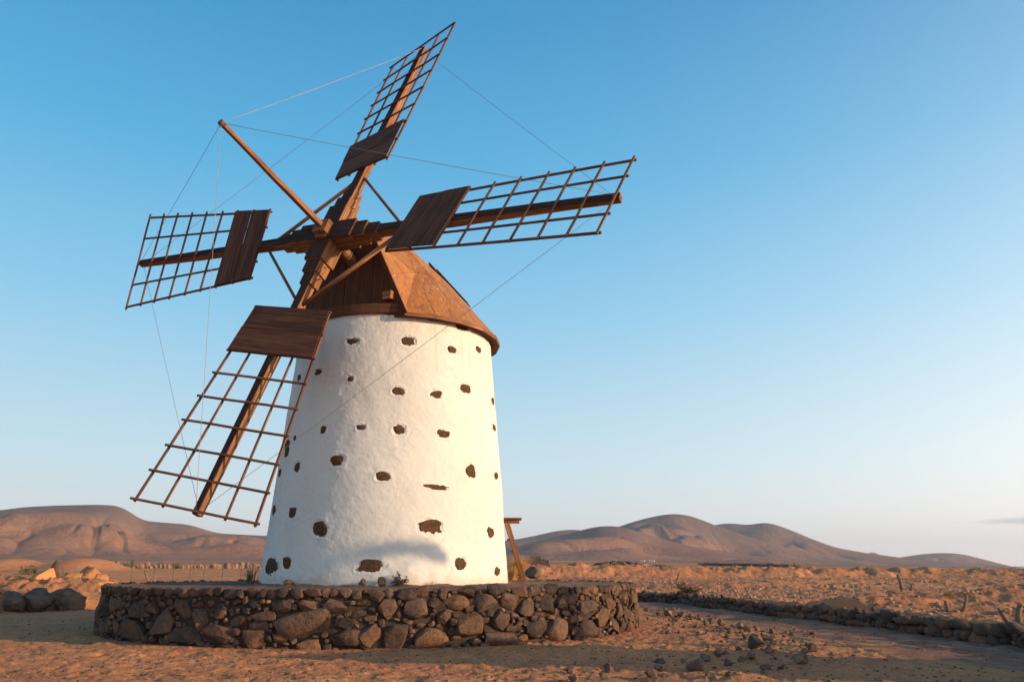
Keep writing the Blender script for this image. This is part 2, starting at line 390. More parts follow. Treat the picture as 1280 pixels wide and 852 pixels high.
class MB:
    """collects beams, boxes and tubes for ONE mesh"""
    def __init__(s): s.v = []; s.f = []; s.g = []
    def add(s, vs, fs, gs=None):
        b = len(s.v); s.v += [tuple(x) for x in vs]; s.f += [tuple(i + b for i in f) for f in fs]
        s.g += [tuple(x) for x in (gs if gs is not None else vs)]
    def beam(s, p0, p1, w0, d0, wdir, w1=None, d1=None, seg=1, wob=0.0):
        p0, p1 = V(p0), V(p1); w1 = w0 if w1 is None else w1; d1 = d0 if d1 is None else d1
        a = unit(p1 - p0); L = np.linalg.norm(p1 - p0); wd = V(wdir); wd = unit(wd - a * wd.dot(a)); dd = np.cross(a, wd)
        off = RNG.uniform(-50, 50, 3); vs, gs, fs = [], [], []
        for i in range(seg + 1):
            t = i / seg; c = p0 + (p1 - p0) * t
            if 0 < i < seg and wob: c = c + wd * RNG.normal(0, wob) + dd * RNG.normal(0, wob)
            w = (w0 + (w1 - w0) * t) / 2; d = (d0 + (d1 - d0) * t) / 2
            for sx, sy in ((-1, -1), (1, -1), (1, 1), (-1, 1)):
                vs.append(c + wd * sx * w + dd * sy * d); gs.append(off + V(sx * w, sy * d, t * L))
        for i in range(seg):
            for j in range(4): fs.append((i * 4 + j, i * 4 + (j + 1) % 4, i * 4 + 4 + (j + 1) % 4, i * 4 + 4 + j))
        fs.append((3, 2, 1, 0)); e = seg * 4; fs.append((e, e + 1, e + 2, e + 3))
        s.add(vs, fs, gs)
    def tube(s, pts, rad, n=8, cap=True):
        pts = [V(p) for p in pts]; rad = [rad] * len(pts) if isinstance(rad, (int, float)) else rad
        off = RNG.uniform(-50, 50, 3); vs, gs, fs = [], [], []; L = 0
        ref = V(0, 0, 1) if abs(unit(pts[-1] - pts[0])[2]) < .9 else V(1, 0, 0)
        for i, p in enumerate(pts):
            a = unit(pts[min(i + 1, len(pts) - 1)] - pts[max(i - 1, 0)]); u = unit(np.cross(a, ref)); w = np.cross(a, u)
            if i: L += np.linalg.norm(p - pts[i - 1])
            for j in range(n):
                th = 2 * math.pi * j / n; q = (u * math.cos(th) + w * math.sin(th)) * rad[i]
                vs.append(p + q); gs.append(off + V(math.cos(th) * rad[i], math.sin(th) * rad[i], L))
        for i in range(len(pts) - 1):
            for j in range(n): fs.append((i * n + j, i * n + (j + 1) % n, (i + 1) * n + (j + 1) % n, (i + 1) * n + j))
        if cap: fs.append(tuple(range(n))[::-1]); fs.append(tuple(range((len(pts) - 1) * n, len(pts) * n)))
        s.add(vs, fs, gs)
    def slab(s, quad, nrm, th, along, seg=1):
        """four-cornered board, possibly warped: quad a b c d, thickness along nrm"""
        a, b, c, d = [V(q) for q in quad]; nrm = V(nrm); off = RNG.uniform(-50, 50, 3)
        vs, gs, fs = [], [], []
        al = unit(V(along)); ac = np.cross(al, nrm)
        for i in range(seg + 1):
            t = i / seg
            for p in (a + (b - a) * t, d + (c - d) * t):
                for sg in (0, 1):
                    q = p + nrm * th * sg; vs.append(q); gs.append(off + V((q - a).dot(ac), sg * th, (q - a).dot(al)))
        for i in range(seg):
            k = i * 4
            fs += [(k + 1, k + 5, k + 7, k + 3), (k, k + 2, k + 6, k + 4), (k, k + 4, k + 5, k + 1), (k + 2, k + 3, k + 7, k + 6)]
        fs += [(0, 1, 3, 2), (seg * 4, seg * 4 + 2, seg * 4 + 3, seg * 4 + 1)]
        s.add(vs, fs, gs)
    def build(s, name, mat, parent=None, bevel=0.0, smooth=False):
        o = mesh_from(name, s.v, s.f, mat, parent, {'grain': ('FLOAT_VECTOR', s.g)}, smooth)
        import bmesh
        bm = bmesh.new(); bm.from_mesh(o.data); bmesh.ops.recalc_face_normals(bm, faces=bm.faces); bm.to_mesh(o.data); bm.free()
        if bevel:
            md = o.modifiers.new('bevel', 'BEVEL'); md.width = bevel; md.segments = 1; md.limit_method = 'ANGLE'; md.angle_limit = R(40)
        return o

# rock shapes: icosphere, cut by random planes, roughened
def ico(sub):
    import bmesh
    bm = bmesh.new(); bmesh.ops.create_icosphere(bm, subdivisions=sub, radius=1)
    v = np.array([x.co[:] for x in bm.verts]); f = np.array([[x.index for x in q.verts] for q in bm.faces]); bm.free(); return v, f
ICO = {k: ico(k) for k in (1, 2, 3, 4)}
def rock(sub=2, cuts=9, rough=.10, seed=None, lo=.55, hi=.9, box=1.0):
    g = np.random.default_rng(seed if seed is not None else int(RNG.integers(1e9)))
    v, f = ICO[sub]; v = v.copy()
    if box != 1.0: v = np.sign(v) * np.abs(v) ** box; v /= np.abs(v).max()
    for _ in range(cuts):
        n = g.normal(size=3); n /= np.linalg.norm(n); c = g.uniform(lo, hi)
        d = v @ n; m = d > c; v[m] -= np.outer(d[m] - c, n) * .93
    o = g.uniform(-99, 99, 3)
    r = fbm(v[:, 0] * 1.7 + o[0], v[:, 1] * 1.7 + o[1], v[:, 2] * 1.7 + o[2], 3, 5)
    v *= (1 + rough * r)[:, None]
    v /= np.abs(v).max(0)
    return v, f
class Pile:
    """many stones collected into ONE mesh"""
    def __init__(s): s.v = []; s.f = []; s.n = 0
    def add(s, v, f): s.v.append(v); s.f.append(f + s.n); s.n += len(v)
    def build(s, name, mat, parent=None, smooth=False):
        o = mesh_from(name, np.concatenate(s.v), np.concatenate(s.f), mat, parent, None, smooth)
        if smooth: o.data.set_sharp_from_angle(angle=R(27))
        return o

# ------------------------------------------------------------------ terrain
WALL_PX = [(803, 750), (859, 755), (940, 766), (1041, 777), (1103, 785), (1158, 793), (1212, 800), (1280, 809)]
wall_line = [on_ground(*p)[:2] for p in WALL_PX]
wall_line = [V(-60, 0), V(-37, 25), V(-25, 31.5), V(-17, 34.2), V(-10, 37.5), V(-2, 40.5)] + [V(p) for p in wall_line]
dlast = unit(wall_line[-1] - wall_line[-3]); wall_line += [wall_line[-1] + dlast * 6, wall_line[-1] + dlast * 30]
PLc = V(-4.012, 25.383); PLR = 7.804; PLZ = 1.219
def behind_wall(x, y):
    """signed distance to the retaining-wall line, positive on the far side"""
    best = np.full(x.shape, 1e9); sgn = np.ones(x.shape)
    for a, b in zip(wall_line[:-1], wall_line[1:]):
        d = b - a; L2 = d @ d
        t = np.clip(((x - a[0]) * d[0] + (y - a[1]) * d[1]) / L2, 0, 1)
        qx, qy = a[0] + t * d[0], a[1] + t * d[1]
        ds = np.hypot(x - qx, y - qy); m = ds < best
        cr = d[0] * (y - a[1]) - d[1] * (x - a[0])
        sgn = np.where(m, np.where(cr > 0, 1, -1), sgn); best = np.where(m, ds, best)
    return best * sgn
def plain_slope(az): return np.interp(az, [-60, -33, -10, 0, 5, 14, 22, 30, 40], [.0125, .0115, .0100, .0105, .0108, .0070, .0030, .0008, .0])
def height(x, y, fine=True):
    d = np.hypot(x, y); az = np.degrees(np.arctan2(x, y))
    s = behind_wall(x, y)
    z = .45 * sstep(.05, .5, s) + .18 * sstep(2, 16, s)
    # long earth berm across the field on the right
    bd = 66 + 3 * vnoise(az * .12, az * 0, seed=3) + .12 * az
    crest = np.interp(az, [-8, -3, 1, 9, 18, 27, 34, 60], [0, .85, 1.28, 1.17, 1.02, .92, .78, .6])
    rr = (y - bd)
    prof = np.where(rr < 0, sstep(-5.5, -.3, rr), 1 - .75 * sstep(1, 14, rr))
    cl = fbm(x * .45, y * .45, seed=21, oct=4)
    z = z + np.maximum(0, crest - .1) * prof * (1 + .10 * cl) + prof * .17 * fbm(x * .9, y * .9, seed=29, oct=4, gain=.6) * (crest > .3)
    # second, lower terrace of dug earth in front of it
    z = z + .28 * sstep(44, 49, y + 2.5 * vnoise(x * .1, y * .1, seed=9)) * sstep(-2, 6, az) * (1 - sstep(60, 66, y)) * sstep(1, 4, s)
    # mounds by the right edge
    for mx, my, mr, mh in ((18.6, 26.8, 3.2, .55), (11.6, 26.5, 2.2, .32), (15.2, 27, 2.4, .25)):
        z = z + mh * np.exp(-(((x - mx) / mr) ** 2 + ((y - my) / (mr * .7)) ** 2) ** 1.3) * (s > 0)
    # ochre bank behind the boulders on the left
    bank = sstep(.6, 3.6, s) * (1 - sstep(6, 11, s)) * sstep(-13.5, -19, az) * (x < 0)
    z = z + bank * (.78 + .20 * fbm(x * .4, y * .4, seed=33, oct=2) + .32 * (1 - np.abs(fbm(x * .8, y * .8, seed=35, oct=4, gain=.6))) - .16) * np.interp(az, [-40, -30, -27, -24, -18, -13], [.95, .9, .75, .42, .35, .25])
    for mx, my, mr, mh in ((-66, 108, 4.0, 1.5), (-56.5, 108, 4.8, 1.6), (-76, 104, 5, 1.0)):
        z = z + mh * np.exp(-(((x - mx) / mr) ** 2 + ((y - my) / mr) ** 2) ** 1.4)
    z = z + plain_slope(az) * 1300 * np.tanh(np.maximum(0, d - 70) / 1300) + .4 * sstep(60, 300, d) * fbm(x * .02, y * .02, seed=41)
    if fine:
        near = 1 - sstep(45, 140, d)
        flat = np.where(np.hypot(x - PLc[0], y - PLc[1]) < PLR + .3, .3, 1)
        soft = np.where(s > 0, 1.0, .55)
        z = z + near * flat * (.035 * fbm(x * .6, y * .6, seed=51, oct=3) + soft * .046 * fbm(x * 2.6, y * 2.6, seed=57, oct=3) + .013 * fbm(x * 6.5, y * 6.5, seed=61, oct=2))
        z = z + near * sstep(.5, 2, s) * (.045 * fbm(x * 1.1, y * 1.1, seed=63, oct=4))
    return z
def hz(x, y): return float(height(np.array([float(x)]), np.array([float(y)]))[0])

def polar_sheet(name, az, rad, mat, zfun, kind='structure'):
    A, D = np.meshgrid(np.radians(az), rad)
    x = D * np.sin(A); y = D * np.cos(A); z = zfun(x, y)
    nA, nR = len(az), len(rad)
    idx = np.arange(nA * nR).reshape(nR, nA)
    f = np.stack([idx[:-1, :-1], idx[:-1, 1:], idx[1:, 1:], idx[1:, :-1]], -1).reshape(-1, 4)[:, ::-1]
    o = mesh_from(name, np.stack([x, y, z], -1).reshape(-1, 3), f, mat, None, None, True)
    o['kind'] = kind; return o
az_in = np.concatenate([np.linspace(-180, -46, 70)[:-1], np.linspace(-46, 46, 1150), np.linspace(46, 180, 70)[1:]])
rad_in = np.concatenate([[.05, 1.5, 3, 4.5], np.geomspace(5.5, 140, 640), np.geomspace(140, 620, 70)[1:]])

# the track: a strip following the wall on its near side
def road_side(x, y): return behind_wall(x, y)
def road_mask(x, y):
    s = road_side(x, y); w = 3.4
    return sstep(-w - .5, -w, s) * sstep(.1, -.35, s) * ((x > -4))
def footprints(x, y):
    z = 0
    for cell, ang, dep, sd in ((.47, .5, .028, 400), (.61, 1.9, .024, 410), (.33, 2.6, .014, 420)):
        ix, iy = np.floor(x / cell), np.floor(y / cell); zz = np.zeros_like(ix)
        cx = (ix + .5 + .28 * _hash(ix, iy, zz, sd)) * cell; cy = (iy + .5 + .28 * _hash(ix, iy, zz, sd + 1)) * cell
        on = _hash(ix, iy, zz, sd + 2) > -.15; a = ang + 1.2 * _hash(ix, iy, zz, sd + 3)
        u = (x - cx) * np.cos(a) + (y - cy) * np.sin(a); v = (y - cy) * np.cos(a) - (x - cx) * np.sin(a)
        q = (u / .12) ** 2 + (v / .055) ** 2
        z = z + on * (-dep * np.exp(-q ** 1.5) + dep * .35 * np.exp(-((np.sqrt(q) - 1.5) / .35) ** 2))
    return z
def ground_z(x, y):
    d = np.hypot(x, y); m = (1 - sstep(22, 34, d)) * sstep(5, 6, d) * (y > 0)
    return height(x, y) - .03 * road_mask(x, y) + m * footprints(x, y)
polar_sheet('ground', az_in, rad_in, M['ground'], ground_z)

def build_road():
    line = [V(p) for p in wall_line[5:]]
    # resample
    pts = []
    for a, b in zip(line[:-1], line[1:]):
        n = max(2, int(np.linalg.norm(b - a) / .12)); pts += [a + (b - a) * i / n for i in range(n)]
    pts = np.array(pts); k = np.ones(25) / 25
    sm = np.stack([np.convolve(np.pad(pts[:, i], 12, 'edge'), k, 'valid') for i in (0, 1)], 1)
    tg = np.gradient(sm, axis=0); tg /= np.linalg.norm(tg, axis=1)[:, None]; nn = np.stack([tg[:, 1], -tg[:, 0]], 1)
    ws = np.linspace(.12, 3.7, 40)
    wob = .22 * np.array([vnoise(np.array([i * .03]), np.array([0.]), seed=5)[0] for i in range(len(sm))])
    P = sm[:, None, :] + nn[:, None, :] * (ws[None, :, None] + wob[:, None, None] * (ws[None, :, None] / 3.7))
    x, y = P[..., 0], P[..., 1]
    s = road_side(x, y)
    e = np.clip((np.tile(ws, (len(sm), 1)) - 2.4) / 1.3, 0, 1)
    z = height(x, y) + .004 - .036 * (ws[None, :] >= 3.69)
    idx = np.arange(x.size).reshape(x.shape)
    f = np.stack([idx[:-1, :-1], idx[:-1, 1:], idx[1:, 1:], idx[1:, :-1]], -1).reshape(-1, 4)[:, ::-1]
    o = mesh_from('road', np.stack([x, y, z], -1).reshape(-1, 3), f, M['road'], None, {'edge': ('FLOAT', e.ravel()), 'across': ('FLOAT', np.tile(ws, (len(sm), 1)).ravel())}, True)
    o['kind'] = 'structure'
build_road()

# hills: crest lines surveyed by bearing, each ridge at its own distance with its own depth
def crest_fn(pts, dist, soft=9):
    px = np.arange(-900, 2300, 4.0)
    xs = [pts[0][0] - 90] + [p[0] for p in pts] + [pts[-1][0] + 90]; ys = [730] + [p[1] for p in pts] + [730]
    y = np.interp(px, xs, ys); k = np.hanning(soft + 2)[1:-1]; k /= k.sum()
    y = np.convolve(np.pad(y, soft // 2, 'edge'), k, 'valid')[:len(px)]
    dirs = np.array([ray(a, b) for a, b in zip(px, y)])
    az = np.degrees(np.arctan2(dirs[:, 0], dirs[:, 1])); zz = CAM_Z + dist * dirs[:, 2] / np.hypot(dirs[:, 0], dirs[:, 1])
    return lambda a: np.interp(a, az, zz)
RIDGES = [  # crest line in bearings, distance, front depth, back depth, gully strength
    ([(-700, 690), (-400, 655), (-150, 628), (-40, 641), (0, 637), (30, 633), (70, 631), (120, 630), (147, 631), (160, 637), (177, 650), (200, 652), (238, 655), (255, 661), (272, 666), (330, 669), (420, 672), (520, 690), (700, 712)], 2300, 1250, 1500, .45),
    ([(560, 700), (640, 684), (690, 671), (745, 657), (765, 656), (785, 659), (820, 671), (870, 683), (930, 692), (1000, 700), (1060, 709)], 2500, 1000, 900, .5),
    ([(700, 700), (745, 668), (778, 656), (800, 649), (825, 643), (845, 641), (865, 644), (893, 655), (930, 668), (980, 683), (1040, 694), (1120, 709)], 3300, 1000, 1200, .45),
    ([(820, 690), (880, 658), (905, 653), (920, 653), (935, 656), (950, 652), (962, 652), (985, 660), (1020, 675), (1045, 684), (1085, 691), (1130, 697), (1190, 703), (1270, 711)], 3900, 1100, 1300, .5),
    ([(520, 695), (600, 680), (655, 672), (700, 662), (725, 661), (760, 672), (800, 690)], 3700, 1000, 1200, .3),
    ([(1040, 712), (1120, 697), (1150, 692), (1180, 690), (1205, 692), (1235, 700), (1275, 710), (1300, 712)], 5600, 1300, 1500, .3),
    ([(1060, 709), (1080, 694), (1090, 687), (1100, 693), (1120, 706)], 8200, 900, 900, .1),
]
CR = [(crest_fn(p, d, 5 if d > 8000 else 9), d, fr, bk, g) for p, d, fr, bk, g in RIDGES]
def hill_z(x, y):
    d = np.hypot(x, y); az = np.degrees(np.arctan2(x, y))
    base = height(x, y, False)
    z = base.copy()
    for i, (cf, dist, fr, bk, gl) in enumerate(CR):
        t = np.where(d < dist, (dist - d) / fr, (d - dist) / bk)
        mid = np.clip(t, 0, 1) * np.clip(1 - t, 0, 1) * 4
        spur = vnoise(x * .0021 + 7 * i, y * .0016, seed=70 + i) + .5 * vnoise(x * .0048, y * .0034, seed=80 + i) + .22 * vnoise(x * .011, y * .008, seed=90 + i)
        t = np.clip(t - gl * .72 * spur * mid, 0, 1)
        sh = .35 * (.5 + .5 * np.cos(np.pi * t)) + .65 * (1 - t) ** 2.3
        cz = cf(az)
        act = mid * sstep(.02, .3, t)
        ux = x + 40 * vnoise(x * .007, y * .007, seed=130 + i); uy = y + 40 * vnoise(x * .007, y * .007, seed=131 + i)
        rid = 0
        for wl, am, sd in ((430, 1.0, 0), (190, .60, 1), (85, .34, 2), (40, .17, 3)):
            rid = rid + am * (np.abs(vnoise((ux + .45 * uy) / wl, uy / (wl * 1.9), seed=140 + 10 * i + sd)) - .32)
        lw = (np.radians(az) * dist + .55 * (dist - d)) / (440 if i == 0 else 330) + 1.1 * vnoise(x * .0016, y * .0016, seed=135 + i)
        fold = (.5 - .5 * np.cos(2 * np.pi * lw)) * (.15 if i == 0 else .30 if i in (1, 2, 3) else .06)
        h = base + np.maximum(cz - base, 0) * (sh + act * (.5 * np.minimum(rid, .07) * np.clip(sh * 2.2, .12, 1) - fold * np.clip(sh * 1.8, 0, 1)))
        lim = np.maximum(cz - base, 0) * np.minimum(1.0, (d / dist) ** .9)            # spurs stay below the crest they fall from
        h = np.where(d < dist, np.minimum(h, base + lim * .985), h)
        z = np.maximum(z, h)
    return z
az_h = np.concatenate([np.linspace(-60, -36, 120)[:-1], np.linspace(-36, 36, 1500), np.linspace(36, 60, 120)[1:]])
rad_h = np.concatenate([np.linspace(620, 1200, 60)[:-1], np.linspace(1200, 4600, 300), np.linspace(4600, 9500, 90)[1:], np.geomspace(9500, 13000, 5)[1:]])
polar_sheet('hills', az_h, rad_h, M['hill'], hill_z)

# ------------------------------------------------------------------ the air between here and the hills
def build_haze():
    m = bpy.data.materials.new('thin_evening_haze'); m.use_nodes = True; t = m.node_tree; t.nodes.clear()
    out = t.nodes.new('ShaderNodeOutputMaterial'); v = t.nodes.new('ShaderNodeVolumePrincipled')
    v.inputs['Color'].default_value = (.66, .76, .95, 1); v.inputs['Density'].default_value = HAZE; v.inputs['Anisotropy'].default_value = 0.0
    t.links.new(v.outputs[0], out.inputs['Volume'])
    x0, x1, y0, y1, z0, z1 = -13400, 13400, -900, 13400, -3.0, 420
    vs = [(x, y, z) for z in (z0, z1) for y in (y0, y1) for x in (x0, x1)]
    o = mesh_from('haze', vs, [(0, 2, 3, 1), (4, 5, 7, 6), (0, 1, 5, 4), (2, 6, 7, 3), (0, 4, 6, 2), (1, 3, 7, 5)], m)
    o['kind'] = 'stuff'; tag(o, 'thin evening haze in the air over the plain and the hills', 'haze')
HAZE = 6e-5
build_haze()

# ------------------------------------------------------------------ the windmill
TW = V(-3.914, 25.594, 0); TR0, TR1, TZ0, TZ1 = 3.80, 3.18, 1.19, 9.07
AZ, TAU = R(26.344), R(20.734)
N = V(-math.sin(AZ) * math.cos(TAU), -math.cos(AZ) * math.cos(TAU), math.sin(TAU))      # windshaft, pointing out
H_ = V(math.cos(AZ), -math.sin(AZ), 0); U_ = np.cross(H_, N); U_ = U_ if U_[2] > 0 else -U_
rho1, rho2 = R(-5.701), R(-5.701 - .116)
ARM_R = H_ * math.cos(rho1) + U_ * math.sin(rho1)
ARM_U = -H_ * math.sin(rho2) + U_ * math.cos(rho2)
OC = TW + V(0, 0, 9.996); HUB = OC + N * 3.921
NH = unit(V(N[0], N[1], 0)); ZZ = V(0, 0, 1)

mill = empty('windmill', (TW[0], TW[1], PLZ))
tag(mill, 'white stone tower windmill with four wooden lattice sails and brown board cap', 'windmill')
mill_off = V(TW[0], TW[1], PLZ)
def settle(o):      # parts are built in world space; bring them under the mill's own origin
    o.parent = mill; o.matrix_parent_inverse = Matrix.Translation(-Vector(mill_off)); return o

def tower_r(z): 
    t = (z - TZ0) / (TZ1 - TZ0); return TR0 + (TR1 - TR0) * t
def tower_bulge(th, z):
    c, s = np.cos(th) * 3.5, np.sin(th) * 3.5
    return .022 * fbm(c * .5, s * .5, z * .5, 2, 200) + .0068 * fbm(c * 2.4, s * 2.4, z * 2.4, 4, 210, .65) + .002 * vnoise(c * 9, s * 9, z * 9, seed=220)
def hit_cone(px, py):
    d = ray(px, py); k = (TR1 - TR0) / (TZ1 - TZ0)
    ox, oy = -TW[0], -TW[1]; r0 = TR0 + k * (CAM_Z - TZ0)
    a = d[0] ** 2 + d[1] ** 2 - (k * d[2]) ** 2; b = 2 * (ox * d[0] + oy * d[1] - r0 * k * d[2]); c = ox * ox + oy * oy - r0 * r0
    D = b * b - 4 * a * c
    s = (-b - math.sqrt(max(D, 0))) / (2 * a); return CAM + d * s
TST = [(300,130,36,18),(460,130,40,30),(588,155,26,20),(664,154,18,18),(202,219,18,18),(147,236,9,22),(294,238,16,18),(435,274,34,24),(542,282,32,22),(626,266,30,24),(706,303,8,22),(216,384,14,22),(134,408,8,14),(326,377,26,14),(436,383,32,28),(563,395,36,22),(709,378,9,20),(112,440,12,50),(255,473,34,30),(140,492,16,30),(91,510,8,25),(389,518,38,26),(642,504,28,38),(715,517,10,20),(536,549,66,14),(74,618,9,32),(128,623,20,28),(206,670,36,40),(524,664,60,38),(701,680,17,28),(68,778,28,44),(111,768,20,30),(354,776,66,34),(611,772,34,34),(719,792,15,24),(412,50,44,10),(525,62,40,14),(615,90,36,20)]
def stone_spec(px, py, w, h):
    p = hit_cone(px, py); th = math.atan2(p[1] - TW[1], p[0] - TW[0])
    out = V(math.cos(th), math.sin(th), 0); fore = max(.25, abs(out.dot(-unit(V(p[0], p[1], 0))))); m = p[1] / F_PX
    return th, p[2], min(.38, w * m / fore / 2) * 1.10, h * m / 2 * 1.10
def build_tower():
    nth, nz = 1000, 350
    th = np.linspace(0, 2 * np.pi, nth, endpoint=False); zs = np.linspace(TZ0 - .12, TZ1, nz)
    T, Zm = np.meshgrid(th, zs); r = tower_r(Zm) + tower_bulge(T, Zm)
    for x, y, w, h in TST:                       # the whitewash stops in a ragged lip round each bare stone
        th0, z0, a, b_ = stone_spec(x / 2.303 + 310, y / 2.303 + 370, w / 2.303, h / 2.303)
        dt = (T - th0 + np.pi) % (2 * np.pi) - np.pi
        ro = .5 * math.sin(x * 12.9 + y); u_, v_ = dt * tower_r(z0), Zm - z0; pw = 2.6 + math.sin(y * 3.1)
        u_, v_ = u_ * math.cos(ro * .35) + v_ * math.sin(ro * .35), v_ * math.cos(ro * .35) - u_ * math.sin(ro * .35)
        q = (np.abs(u_ / a) ** pw + np.abs(v_ / b_) ** pw) ** (1 / pw)
        near = q < 2.2
        qq = q[near] + .30 * vnoise(T[near] * 30, Zm[near] * 8.5, seed=230) + .14 * vnoise(T[near] * 80, Zm[near] * 23, seed=231)
        r[near] += -.022 * (1 - sstep(.82, 1.04, qq)) + .009 * np.exp(-((qq - 1.25) / .2) ** 2)
    P = np.stack([TW[0] + r * np.cos(T), TW[1] + r * np.sin(T), Zm], -1).reshape(-1, 3)
    idx = np.arange(nth * nz).reshape(nz, nth); nx = np.roll(idx, -1, 1)
    f = np.stack([idx[:-1], nx[:-1], nx[1:], idx[1:]], -1).reshape(-1, 4)
    top = len(P); P = np.vstack([P, [[TW[0], TW[1], TZ1]]])
    f = np.vstack([f, [[idx[-1, i], idx[-1, (i + 1) % nth], top, top] for i in range(0)]]) if False else f
    return settle(mesh_from('tower', P, f, M['plaster'], None, None, True))
tower = build_tower()
def tower_stone(px, py, w, h, seed):
    p = hit_cone(px, py); th = math.atan2(p[1] - TW[1], p[0] - TW[0]); z = p[2]
    out = V(math.cos(th), math.sin(th), 0); tan = V(-math.sin(th), math.cos(th), 0)
    view = unit(V(p[0], p[1], 0)); fore = max(.25, abs(out.dot(-view)))
    dep = p[1]; m = dep / F_PX
    a = min(.38, w * m / fore / 2) * 1.12; b = h * m / 2 * 1.12
    r = tower_r(z) + float(tower_bulge(np.array([th]), np.array([z]))[0])
    # a shallow recess of several broken stone faces
    pile = Pile(); g = np.random.default_rng(seed); g0 = np.random.default_rng(seed + 5)
    v, f = rock(4, 7, .20, seed, .70, .97, g0.uniform(.42, .8)); v = v[:, [0, 1, 2]]
    W = (v[:, :1] * tan * a + v[:, 2:3] * ZZ * b) + np.outer(v[:, 1] * .022 - .009, out)
    c = V(TW[0], TW[1], 0) + out * r + ZZ * z
    pile.add(c + W, f)
    for _ in range(int(3 + 60 * a * b * 4)):
        q = g.normal(0, .45, 2); v2, f2 = rock(1, 4, .2, int(g.integers(1e8)))
        s2 = g.uniform(.12, .3)
        W2 = np.outer(v2[:, 0] * a * s2 + q[0] * a * .62, tan) + np.outer(v2[:, 2] * b * s2 + q[1] * b * .62, ZZ) + np.outer(v2[:, 1] * .016 - .006, out)
        pile.add(c + W2, f2)
    o = settle(pile.build('exposed_stone', M['tower_stone'])); 
    o.parent = tower; o.matrix_parent_inverse = Matrix.Identity(4)
    return o
for i, (x, y, w, h) in enumerate(TST): tower_stone(x / 2.303 + 310, y / 2.303 + 370, w / 2.303, h / 2.303, 400 + i)

